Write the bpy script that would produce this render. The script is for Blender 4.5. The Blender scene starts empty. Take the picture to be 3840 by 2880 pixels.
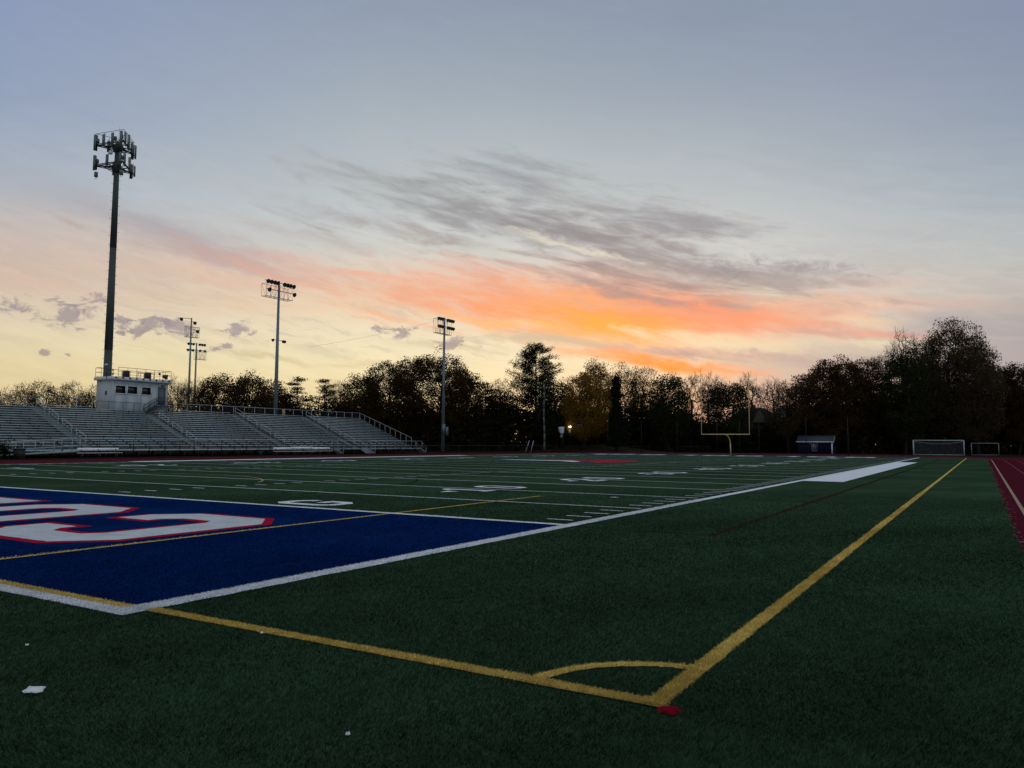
import bpy, bmesh, math, random
import numpy as np
from mathutils import Vector, Matrix
from mathutils.geometry import tessellate_polygon

R = math.radians
sc = bpy.context.scene
COL = sc.collection
rng = np.random.default_rng(7)

# ------------------------------------------------------------------ camera
cam_d = bpy.data.cameras.new('camera')
cam = bpy.data.objects.new('camera', cam_d)
COL.objects.link(cam)
YAW, PITCH, ROLL = 0.54582, 0.07595, 0.00548
CAM = (7.32, -14.0, 1.65)
cam_d.sensor_width = 36.0
cam_d.lens = 2899.1 / 3840 * 36.0
cam_d.clip_start = 0.05
cam_d.clip_end = 6000
_f = Vector((-math.sin(YAW) * math.cos(PITCH), math.cos(YAW) * math.cos(PITCH), math.sin(PITCH)))
_r = Vector((math.cos(YAW), math.sin(YAW), 0))
_u = _r.cross(_f)
_r2 = _r * math.cos(ROLL) + _u * math.sin(ROLL)
_u2 = -_r * math.sin(ROLL) + _u * math.cos(ROLL)
cam.matrix_world = Matrix(((_r2.x, _u2.x, -_f.x, CAM[0]), (_r2.y, _u2.y, -_f.y, CAM[1]), (_r2.z, _u2.z, -_f.z, CAM[2]), (0, 0, 0, 1)))
sc.camera = cam
sc.view_settings.view_transform = 'Standard'
sc.view_settings.look = 'None'
sc.view_settings.exposure = 0.0
sc.view_settings.gamma = 1.0
sc.cycles.max_bounces = 5
sc.cycles.diffuse_bounces = 2
sc.cycles.transparent_max_bounces = 8

def lin(c):
    o = []
    for v in c:
        v = v / 255.0
        o.append(v / 12.92 if v <= 0.04045 else ((v + 0.055) / 1.055) ** 2.4)
    return (o[0], o[1], o[2], 1.0)

# ------------------------------------------------------------------ sky (directions in degrees: azimuth from +Y, elevation)
SKY = [
(-59.48,11.57,14.04,4.61,-3.6,(204,184,172),0.6,'s',0.5,1.45),
(-56.75,14.37,16.49,1.94,-11.3,(166,160,166),0.85,'s',0.6,1.3),
(-51.91,12.43,10.36,0.98,-9.7,(178,156,154),0.7,'s',1.0,1.3),
(-62.73,10.23,7.56,1.07,4.2,(212,180,164),0.5,'s',0.9,1.3),
(-53.31,12.88,12.17,1.14,-8.2,(188,164,158),0.7,'s',0.9,1.3),
(-51.19,11.23,11.51,1.53,-4.0,(226,184,160),0.6,'s',0.9,1.3),
(-52.18,9.49,8.31,0.63,-0.3,(226,192,162),0.45,'s',1.0,1.16),
(-44.97,11.81,11.17,1.86,-7.9,(214,166,152),0.65,'s',0.8,1.3),
(-46.99,14.73,10.96,1.18,-9.7,(176,168,166),0.65,'s',1.0,1.3),
(-38.98,10.58,12.37,2.95,-7.2,(240,172,136),0.75,'s',0.6,1.3),
(-32.89,10.65,12.21,3.56,-9.1,(243,152,112),0.95,'s',0.5,1.3),
(-32.92,12.13,6.32,0.96,-26.6,(214,160,146),0.5,'s',1.0,1.16),
(-23.46,9.93,15.03,4.39,-7.9,(248,146,96),1.0,'s',0.3,1.16),
(-25.06,9.04,12.07,3.46,-5.6,(255,158,74),1.0,'s',0.3,1.16),
(-23.3,8.66,7.0,2.21,-3.9,(255,168,66),1.0,'s',0.3,1.16),
(-14.63,9.05,11.97,2.78,-6.4,(242,138,98),1.0,'s',0.4,1.16),
(-18.67,9.94,9.08,1.6,-7.8,(240,136,102),0.9,'s',0.6,1.16),
(-24.73,10.55,12.48,0.67,-9.6,(238,172,128),0.7,'s',1.3,1.16),
(-29.79,8.75,9.48,0.48,-4.8,(252,190,120),0.7,'s',1.3,1.16),
(-13.43,9.92,4.36,0.64,-13.0,(238,214,176),0.8,'s',1.3,1.16),
(-9.2,10.92,6.85,0.53,-1.9,(190,176,172),0.7,'s',1.3,1.16),
(-7.16,8.46,5.32,0.53,-5.5,(232,208,176),0.8,'s',1.4,1.16),
(-4.37,9.2,6.37,0.6,-8.6,(226,206,184),0.7,'s',1.4,1.16),
(-1.72,7.21,5.43,0.42,-5.9,(196,170,162),0.7,'s',1.3,1.16),
(-9.83,7.65,5.51,0.45,-5.8,(176,158,158),0.8,'s',1.3,1.16),
(-9.41,9.62,10.89,1.97,0.8,(236,176,148),0.85,'s',0.9,1.3),
(-2.56,9.34,7.99,1.02,-6.9,(214,180,164),0.6,'s',1.0,1.3),
(-4.44,11.01,8.94,2.14,-9.3,(200,186,178),0.55,'s',0.9,1.45),
(-15.53,7.2,10.24,0.93,-5.8,(224,212,178),0.9,'s',0.9,1.01),
(-6.37,7.42,6.22,0.7,-7.4,(226,160,142),0.8,'s',1.0,1.01),
(-5.74,6.77,3.56,0.35,-2.9,(222,214,180),0.8,'s',0.9,1.01),
(-13.48,10.72,7.25,1.01,-9.1,(226,214,188),0.85,'s',1.0,1.16),
(-7.99,5.31,17.03,1.69,-4.0,(162,154,160),0.95,'s',0.4,1.3),
(-0.24,7.68,7.01,1.91,-4.2,(156,152,162),0.9,'s',0.6,1.3),
(-18.5,6.52,12.69,0.62,-4.2,(168,146,148),0.95,'s',0.5,1.16),
(-20.72,5.95,10.65,0.77,-6.3,(255,136,62),1.0,'s',0.3,1.01),
(-29.95,16.0,23.82,6.04,-12.1,(180,178,178),0.6,'s',0.5,1.74),
(-15.01,15.8,15.44,2.69,-11.7,(184,184,186),0.5,'s',0.9,1.59),
(-47.5,17.05,15.16,2.21,-8.7,(180,180,184),0.5,'s',0.9,1.59),
(-4.39,14.0,9.68,1.69,-12.7,(178,178,182),0.45,'s',1.0,1.59),
(-39.8,18.61,12.38,1.54,-9.3,(166,168,170),0.8,'s',0.9,1.3),
(-34.98,16.94,14.91,2.03,-9.9,(156,158,160),0.8,'s',1.0,1.3),
(-43.1,15.96,11.36,1.1,-8.1,(164,162,164),0.7,'s',1.0,1.3),
(-31.23,19.64,5.14,1.99,-25.5,(160,166,174),0.7,'s',1.0,1.3),
(-25.12,17.53,15.67,2.57,-12.5,(152,154,158),0.85,'s',1.1,1.3),
(-18.6,15.86,9.17,1.28,-6.9,(148,149,155),0.9,'s',0.9,1.3),
(-28.84,15.66,14.97,2.34,-14.4,(142,142,146),0.9,'s',0.9,1.45),
(-21.49,13.41,16.11,3.08,-16.3,(138,133,137),0.95,'s',0.8,1.45),
(-38.41,14.94,10.16,1.03,-6.5,(166,156,152),0.75,'s',1.0,1.16),
(-24.7,11.67,10.97,1.33,-12.6,(162,142,138),0.8,'s',1.0,1.16),
(-19.08,11.32,12.13,2.16,-10.9,(150,136,138),0.95,'s',0.7,1.45),
(-12.3,11.66,9.31,1.54,-10.6,(158,150,152),0.8,'s',1.0,1.16),
(-5.73,12.34,7.86,1.29,-8.5,(176,172,174),0.5,'s',1.0,1.3),
(-15.92,12.38,3.65,0.94,-7.0,(134,134,143),0.85,'p',1.1,1.53),
(-10.32,12.18,5.72,0.82,-9.3,(150,144,150),0.85,'p',1.2,1.53),
(-26.7,14.3,7.15,0.42,-15.1,(226,220,200),0.85,'s',1.3,1.16),
(-29.11,7.55,11.01,0.73,-3.9,(192,182,156),0.8,'s',1.1,1.16),
(-34.57,7.08,8.66,0.58,-3.2,(198,186,156),0.8,'s',1.2,1.16),
(-49.43,5.9,4.65,0.42,-7.2,(196,176,138),0.6,'s',0.8,1.16),
(-41.68,5.55,4.98,0.43,-1.7,(198,180,138),0.6,'s',0.8,1.16),
(-61.31,8.06,1.17,0.94,-12.2,(150,137,143),0.8,'p',1.7,0.85),
(-59.68,8.31,1.36,0.91,-30.9,(150,137,143),0.8,'p',1.7,0.85),
(-58.25,7.76,1.1,0.62,-18.0,(150,137,143),0.8,'p',1.7,0.85),
(-57.23,7.4,1.19,0.58,-11.5,(150,137,143),0.8,'p',1.7,0.85),
(-56.32,7.93,0.93,0.58,10.5,(150,137,143),0.8,'p',1.7,0.85),
(-55.04,7.61,1.02,0.68,-18.0,(150,137,143),0.8,'p',1.7,0.85),
(-56.04,7.17,0.78,0.36,-0.7,(150,137,143),0.8,'p',1.7,0.85),
(-50.92,7.82,1.38,0.51,7.3,(150,137,143),0.8,'p',1.7,0.85),
(-52.07,6.45,1.06,0.28,11.2,(150,137,143),0.8,'p',1.7,0.85),
(-64.4,8.24,1.4,0.58,-6.1,(150,137,143),0.8,'p',1.7,0.85),
(-62.57,5.54,0.32,0.17,3.7,(150,137,143),0.8,'p',1.7,0.85),
(-61.28,5.44,0.29,0.22,-19.3,(150,137,143),0.8,'p',1.7,0.85),
(-40.01,8.23,1.69,0.44,-4.4,(150,137,143),0.8,'p',1.7,0.85),
(-35.91,7.3,1.72,0.45,0.9,(150,137,143),0.8,'p',1.7,0.85),
]

BASE = [  # azimuth, [(elevation, colour)]
 (-66, [(0,(205,184,140)),(4.3,(222,204,160)),(6.2,(222,207,170)),(8.2,(214,196,172)),(10,(206,184,166)),(12,(196,178,170)),(14,(184,180,182)),(16,(168,176,188)),(21,(144,158,184)),(26,(138,152,183)),(34,(128,144,178)),(60,(158,168,184)),(90,(158,168,184))]),
 (-42, [(0,(222,198,148)),(4,(234,216,170)),(6,(236,222,180)),(8,(236,220,186)),(10,(232,208,176)),(12,(226,206,184)),(14,(206,205,200)),(16,(198,204,204)),(18.4,(184,192,194)),(24.6,(160,171,182)),(30,(142,154,173)),(60,(158,168,184)),(90,(158,168,184))]),
 (-31, [(0,(222,198,148)),(4,(238,221,176)),(6,(237,223,186)),(8,(238,225,192)),(11,(226,214,192)),(14,(208,211,205)),(16,(202,207,206)),(19,(186,194,195)),(25,(158,169,180)),(31,(139,151,169)),(60,(158,168,184)),(90,(158,168,184))]),
 (-15, [(0,(180,160,158)),(4,(196,176,164)),(6,(224,210,178)),(8,(222,208,182)),(10,(214,208,194)),(12,(202,205,200)),(15,(197,202,201)),(18,(179,187,191)),(24,(152,163,177)),(29,(136,149,168)),(60,(158,168,184)),(90,(158,168,184))]),
 (3, [(0,(158,152,160)),(4,(164,160,168)),(6,(164,157,163)),(8,(170,164,166)),(10,(188,182,178)),(12,(180,184,185)),(16,(160,171,182)),(21,(141,153,172)),(26,(132,143,168)),(60,(158,168,184)),(90,(158,168,184))]),
 (70, [(0,(158,160,168)),(10,(182,186,190)),(30,(188,196,200)),(60,(180,190,196)),(90,(158,168,184))]),  # unseen rear sky; it and the overhead stops are brightened to light the ground
]
world = bpy.data.worlds.new("World")
sc.world = world
world.use_nodes = True
nt = world.node_tree
nt.nodes.clear()
class NB:
    """small node building helper"""
    def __init__(s, nt): s.nt = nt
    def n(s, t, **k):
        nd = s.nt.nodes.new(t)
        for a, b in k.items(): setattr(nd, a, b)
        return nd
    def l(s, a, b): s.nt.links.new(a, b)
    def put(s, sock, v):
        if isinstance(v, bpy.types.NodeSocket): s.l(v, sock)
        else: sock.default_value = v
    def math(s, op, a, b=0.0, c=None, clamp=False):
        nd = s.n('ShaderNodeMath', operation=op); nd.use_clamp = clamp
        s.put(nd.inputs[0], a); s.put(nd.inputs[1], b)
        if c is not None: s.put(nd.inputs[2], c)
        return nd.outputs[0]
    def mix(s, f, a, b, bt='MIX'):
        nd = s.n('ShaderNodeMix', data_type='RGBA', blend_type=bt)
        s.put(nd.inputs[0], f); s.put(nd.inputs[6], a); s.put(nd.inputs[7], b)
        return nd.outputs[2]
    def ramp(s, f, stops):
        nd = s.n('ShaderNodeValToRGB'); e = nd.color_ramp.elements
        while len(e) > 1: e.remove(e[-1])
        e[0].position = stops[0][0]; e[0].color = stops[0][1]
        for p_, c_ in stops[1:]:
            q = e.new(p_); q.color = c_
        s.put(nd.inputs[0], f)
        return nd.outputs[0]
    def maprange(s, v, a, b, c, d, smooth=False):
        nd = s.n('ShaderNodeMapRange', interpolation_type='SMOOTHSTEP' if smooth else 'LINEAR')
        s.put(nd.inputs[0], v); nd.inputs[1].default_value = a; nd.inputs[2].default_value = b
        nd.inputs[3].default_value = c; nd.inputs[4].default_value = d
        return nd.outputs[0]
    def noise(s, vec, scale, detail=4, rough=0.5, dist=0.0, lac=2.0):
        nd = s.n('ShaderNodeTexNoise'); s.put(nd.inputs['Vector'], vec)
        nd.inputs['Scale'].default_value = scale; nd.inputs['Detail'].default_value = detail
        nd.inputs['Roughness'].default_value = rough; nd.inputs['Distortion'].default_value = dist
        nd.inputs['Lacunarity'].default_value = lac
        return nd.outputs[0]
    def mapping(s, vec, loc=(0, 0, 0), rot=0.0, scale=(1, 1, 1), typ='TEXTURE'):
        nd = s.n('ShaderNodeMapping', vector_type=typ); s.put(nd.inputs[0], vec)
        nd.inputs[1].default_value = loc; nd.inputs[2].default_value = (0, 0, rot); nd.inputs[3].default_value = scale
        return nd.outputs[0]
W = NB(nt)
tc = W.n('ShaderNodeTexCoord')
sep = W.n('ShaderNodeSeparateXYZ'); W.l(tc.outputs['Generated'], sep.inputs[0])
az = W.math('MULTIPLY', W.math('ARCTAN2', sep.outputs[0], sep.outputs[1]), 57.29578)
el = W.math('MULTIPLY', W.math('ARCSINE', sep.outputs[2]), 57.29578)
el = W.math('MAXIMUM', el, 0.0)
cx = W.n('ShaderNodeCombineXYZ'); W.l(az, cx.inputs[0]); W.l(el, cx.inputs[1])
P0 = cx.outputs[0]
# warp
w1 = W.math('SUBTRACT', W.noise(W.mapping(P0, (3, 7, 1), R(-12), (14, 5, 1)), 1.0, 5, 0.55), 0.5)
w2 = W.math('SUBTRACT', W.noise(W.mapping(P0, (30, 17, 2), R(-10), (7, 2.6, 1)), 1.0, 6, 0.6), 0.5)
w3 = W.math('SUBTRACT', W.noise(W.mapping(P0, (50, -17, 2), R(-10), (1.6, 0.8, 1)), 1.0, 5, 0.6), 0.5)
azw = W.math('ADD', az, W.math('MULTIPLY', w1, 4.0))
elw = W.math('ADD', W.math('ADD', el, W.math('MULTIPLY', w2, 2.0)), W.math('MULTIPLY', w3, 0.9))
cw = W.n('ShaderNodeCombineXYZ'); W.l(azw, cw.inputs[0]); W.l(elw, cw.inputs[1])
PW = cw.outputs[0]
cw2 = W.n('ShaderNodeCombineXYZ'); W.l(W.math('ADD', az, W.math('MULTIPLY', w3, 1.2)), cw2.inputs[0]); W.l(W.math('ADD', el, W.math('MULTIPLY', w3, 0.9)), cw2.inputs[1])
PP = cw2.outputs[0]
# streak noise: a broad and a fine component
s1 = W.noise(W.mapping(P0, (11, 3, 5), R(-13), (9.0, 1.25, 1)), 1.0, 8, 0.58, 0.7)
s2 = W.noise(W.mapping(P0, (-7, 9, 8), R(-9), (3.0, 0.7, 1)), 1.0, 7, 0.6, 0.5)
NS = W.maprange(W.math('ADD', W.math('MULTIPLY', s1, 0.55), W.math('MULTIPLY', s2, 0.45)), 0.36, 0.64, 0, 1)
NP = W.maprange(W.noise(W.mapping(P0, (1, 2, 3), 0, (1.5, 0.9, 1)), 1.0, 7, 0.66, 0.6), 0.36, 0.64, 0, 1)
# base gradient
elr = W.math('DIVIDE', el, 90.0)
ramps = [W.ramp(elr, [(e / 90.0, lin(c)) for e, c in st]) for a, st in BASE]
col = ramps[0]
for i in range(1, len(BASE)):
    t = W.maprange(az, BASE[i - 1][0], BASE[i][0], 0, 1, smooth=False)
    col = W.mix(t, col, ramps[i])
# soft veil variation over the whole sky
veil = W.maprange(NS, 0, 1, 0.94, 1.05)
vm = W.n('ShaderNodeVectorMath', operation='SCALE'); W.l(col, vm.inputs[0]); W.l(veil, vm.inputs[3])
low = W.maprange(el, 12, 24, 1, 0.25, True)
col = W.mix(low, col, vm.outputs[0])
# thin cirrus fibres between the main clouds
env = W.math('MULTIPLY', W.math('MULTIPLY', W.maprange(az, -72, -50, 0.25, 1, True), W.maprange(az, -12, 4, 1, 0.35, True)), W.math('MULTIPLY', W.maprange(el, 3.5, 8, 0.15, 1, True), W.maprange(el, 10, 17, 1, 0.04, True)))
fi = W.maprange(W.noise(W.mapping(PW, (2, 31, 4), R(-12), (4.2, 0.62, 1)), 1.0, 7, 0.56, 0.8), 0.38, 0.68, 0, 1)
col = W.mix(W.math('MULTIPLY', W.maprange(fi, 0.45, 1.0, 0, 0.34, True), env), col, lin((172, 168, 170)))
col = W.mix(W.math('MULTIPLY', W.maprange(fi, 0.5, 0.0, 0, 0.28, True), env), col, lin((226, 218, 204)))
for (a0, e0, A, B, th, c, st, kind, amp, soft) in SKY:
    src = PW if kind == 's' else PP
    m = W.mapping(src, (a0, e0, 0), R(th), (A, B, 1))
    ln = W.n('ShaderNodeVectorMath', operation='LENGTH'); W.l(m, ln.inputs[0])
    nn = NS if kind == 's' else NP
    v = W.math('SUBTRACT', W.math('ADD', 1.0 - 0.5 * amp, W.math('MULTIPLY', nn, amp)), ln.outputs[1])
    v = W.maprange(v, 0.0, soft, 0, st, True)
    col = W.mix(v, col, lin(c))
# the physical twilight sky adds its own faint light
sky = W.n('ShaderNodeTexSky', sky_type='NISHITA'); sky.sun_disc = False
sky.sun_elevation = R(1.0); sky.sun_rotation = R(-20)
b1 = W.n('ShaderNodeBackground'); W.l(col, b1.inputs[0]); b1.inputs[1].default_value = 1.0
b2 = W.n('ShaderNodeBackground'); W.l(sky.outputs[0], b2.inputs[0]); b2.inputs[1].default_value = 0.02
ad = W.n('ShaderNodeAddShader'); W.l(b1.outputs[0], ad.inputs[0]); W.l(b2.outputs[0], ad.inputs[1])
out = W.n('ShaderNodeOutputWorld'); W.l(ad.outputs[0], out.inputs[0])
world.cycles.sampling_method = 'MANUAL'
world.cycles.sample_map_resolution = 1024

# ------------------------------------------------------------------ materials
def mat(name, fn):
    m = bpy.data.materials.new(name); m.use_nodes = True
    m.node_tree.nodes.clear()
    b = NB(m.node_tree)
    o = b.n('ShaderNodeOutputMaterial')
    sh = fn(b)
    b.l(sh, o.inputs[0])
    return m
def principled(b, col, rough=0.7, metal=0.0, spec=0.3, bump=None, bstr=0.3, bdist=0.02, sheen=0.0, sheen_tint=None):
    p = b.n('ShaderNodeBsdfPrincipled')
    b.put(p.inputs['Base Color'], col); b.put(p.inputs['Roughness'], rough); p.inputs['Metallic'].default_value = metal
    p.inputs['Specular IOR Level'].default_value = spec
    if sheen:
        p.inputs['Sheen Weight'].default_value = sheen; p.inputs['Sheen Roughness'].default_value = 0.5
        if sheen_tint: p.inputs['Sheen Tint'].default_value = sheen_tint
    if bump is not None:
        bn = b.n('ShaderNodeBump'); bn.inputs['Strength'].default_value = bstr; bn.inputs['Distance'].default_value = bdist
        b.l(bump, bn.inputs['Height']); b.l(bn.outputs[0], p.inputs['Normal'])
    return p.outputs[0]
def wear(name, c, rough=0.6, metal=0.0, spec=0.3, var=0.25, scale=3.0):
    def fn(b):
        g = b.n('ShaderNodeTexCoord').outputs['Object']
        n = b.noise(g, scale, 6, 0.6)
        n2 = b.noise(g, scale * 9, 4, 0.6)
        k = b.math('ADD', b.math('MULTIPLY', n, 0.7), b.math('MULTIPLY', n2, 0.3))
        d = tuple(x * (1 - var) for x in c[:3]) + (1,); l_ = tuple(min(1, x * (1 + var)) for x in c[:3]) + (1,)
        cc = b.ramp(k, [(0.3, d), (0.7, l_)])
        rr = b.maprange(n, 0.3, 0.7, max(0, rough - 0.1), min(1, rough + 0.1))
        return principled(b, cc, rr, metal, spec)
    return mat(name, fn)
def fabric_turf(name, c, var=0.35, sheen=0.0, st=None, patch=None, bands=False):
    """tufted carpet seen as a surface: mottled fibre colour and a fine bump"""
    def fn(b):
        g = b.n('ShaderNodeNewGeometry').outputs['Position']
        n1 = b.noise(g, 26.0, 5, 0.75)
        n2 = b.noise(b.mapping(g, (0, 0, 0), R(38), (1.0, 3.2, 1)), 2.6, 5, 0.65)
        n3 = b.noise(g, 0.13, 4, 0.55)
        k = b.math('ADD', b.math('ADD', b.math('MULTIPLY', n1, 0.5), b.math('MULTIPLY', n2, 0.3)), b.math('MULTIPLY', n3, 0.2))
        d = tuple(x * (1 - var) for x in c[:3]) + (1,); l_ = tuple(min(1, x * (1 + var)) for x in c[:3]) + (1,)
        cc = b.ramp(k, [(0.36, d), (0.5, tuple(c[:3]) + (1,)), (0.64, l_)])
        if bands:
            sx_ = b.n('ShaderNodeSeparateXYZ'); b.l(g, sx_.inputs[0])
            wv = b.math('ADD', sx_.outputs[1], b.math('MULTIPLY', n3, 0.25))
            bd = b.math('SUBTRACT', b.math('FRACT', b.math('DIVIDE', wv, 4.572)), 0.5)
            alt = b.maprange(b.math('FRACT', b.math('DIVIDE', wv, 9.144)), 0.495, 0.505, 0.93, 1.07)
            seam = b.maprange(b.math('ABSOLUTE', bd), 0.4955, 0.4975, 1.0, 0.80)
            wn = b.noise(b.mapping(g, (9, 0, 0), R(70), (7.0, 1.6, 1)), 0.5, 5, 0.6)
            tr = b.maprange(wn, 0.35, 0.68, 0.80, 1.22)
            k2 = b.math('MULTIPLY', b.math('MULTIPLY', alt, seam), tr)
            vs_ = b.n('ShaderNodeVectorMath', operation='SCALE'); b.l(cc, vs_.inputs[0]); b.l(k2, vs_.inputs[3]); cc = vs_.outputs[0]
        if patch:
            pn = b.noise(b.mapping(g, (4, 0, 0), R(20), (2.0, 0.6, 1)), 0.9, 6, 0.65)
            cc = b.mix(b.maprange(pn, 0.52, 0.72, 0, 0.55, True), cc, patch)
        bn = b.n('ShaderNodeBump'); bn.inputs['Strength'].default_value = 0.9; bn.inputs['Distance'].default_value = 0.012; b.l(n1, bn.inputs['Height'])
        df = b.n('ShaderNodeBsdfDiffuse'); b.l(cc, df.inputs[0]); b.l(bn.outputs[0], df.inputs['Normal'])
        if not sheen: return df.outputs[0]
        sh = b.n('ShaderNodeBsdfSheen'); sh.inputs[0].default_value = st; sh.inputs[1].default_value = 0.6
        mx = b.n('ShaderNodeMixShader'); mx.inputs[0].default_value = sheen; b.l(df.outputs[0], mx.inputs[1]); b.l(sh.outputs[0], mx.inputs[2])
        return mx.outputs[0]
    return mat(name, fn)
def fibre(name, c, var=0.5):
    def fn(b):
        gg = b.n('ShaderNodeNewGeometry')
        n = b.noise(gg.outputs['Position'], 5.0, 4, 0.65)
        n0 = b.noise(b.mapping(gg.outputs['Position'], (0, 0, 0), R(70), (3.0, 1.0, 1)), 0.7, 4, 0.6)
        k = b.math('ADD', b.math('MULTIPLY', b.math('POWER', gg.outputs['Random Per Island'], 1.3), 0.80), b.math('MULTIPLY', b.math('SUBTRACT', b.math('ADD', n, n0), 0.72), 0.9), clamp=True)
        d = tuple(x * (1 - var) for x in c[:3]) + (1,); l_ = tuple(min(1, x * (1 + var)) for x in c[:3]) + (1,)
        l2 = tuple(min(1, x * (1 + var * 2.2) + 0.004) for x in c[:3]) + (1,)
        cc = b.ramp(k, [(0.0, d), (0.55, tuple(c[:3]) + (1,)), (0.85, l_), (1.0, l2)])
        p = b.n('ShaderNodeBsdfDiffuse'); b.l(cc, p.inputs[0]); p = p.outputs[0]
        t = b.n('ShaderNodeBsdfTranslucent'); b.l(cc, t.inputs[0])
        mx = b.n('ShaderNodeMixShader'); mx.inputs[0].default_value = 0.2; b.l(p, mx.inputs[1]); b.l(t.outputs[0], mx.inputs[2])
        return mx.outputs[0]
    return mat(name, fn)
def leaf(name, cols, trans=0.3):
    def fn(b):
        gg = b.n('ShaderNodeNewGeometry')
        n = b.noise(gg.outputs['Position'], 0.35, 3, 0.6)
        k = b.math('ADD', b.math('MULTIPLY', gg.outputs['Random Per Island'], 0.6), b.math('MULTIPLY', n, 0.5), clamp=True)
        cc = b.ramp(k, [(i / max(1, len(cols) - 1) * 0.8 + 0.1, tuple(c) + (1,)) for i, c in enumerate(cols)])
        df = b.n('ShaderNodeBsdfDiffuse'); b.l(cc, df.inputs[0])
        t = b.n('ShaderNodeBsdfTranslucent'); b.l(cc, t.inputs[0])
        mx = b.n('ShaderNodeMixShader'); mx.inputs[0].default_value = trans; b.l(df.outputs[0], mx.inputs[1]); b.l(t.outputs[0], mx.inputs[2])
        return mx.outputs[0]
    return mat(name, fn)

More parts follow.
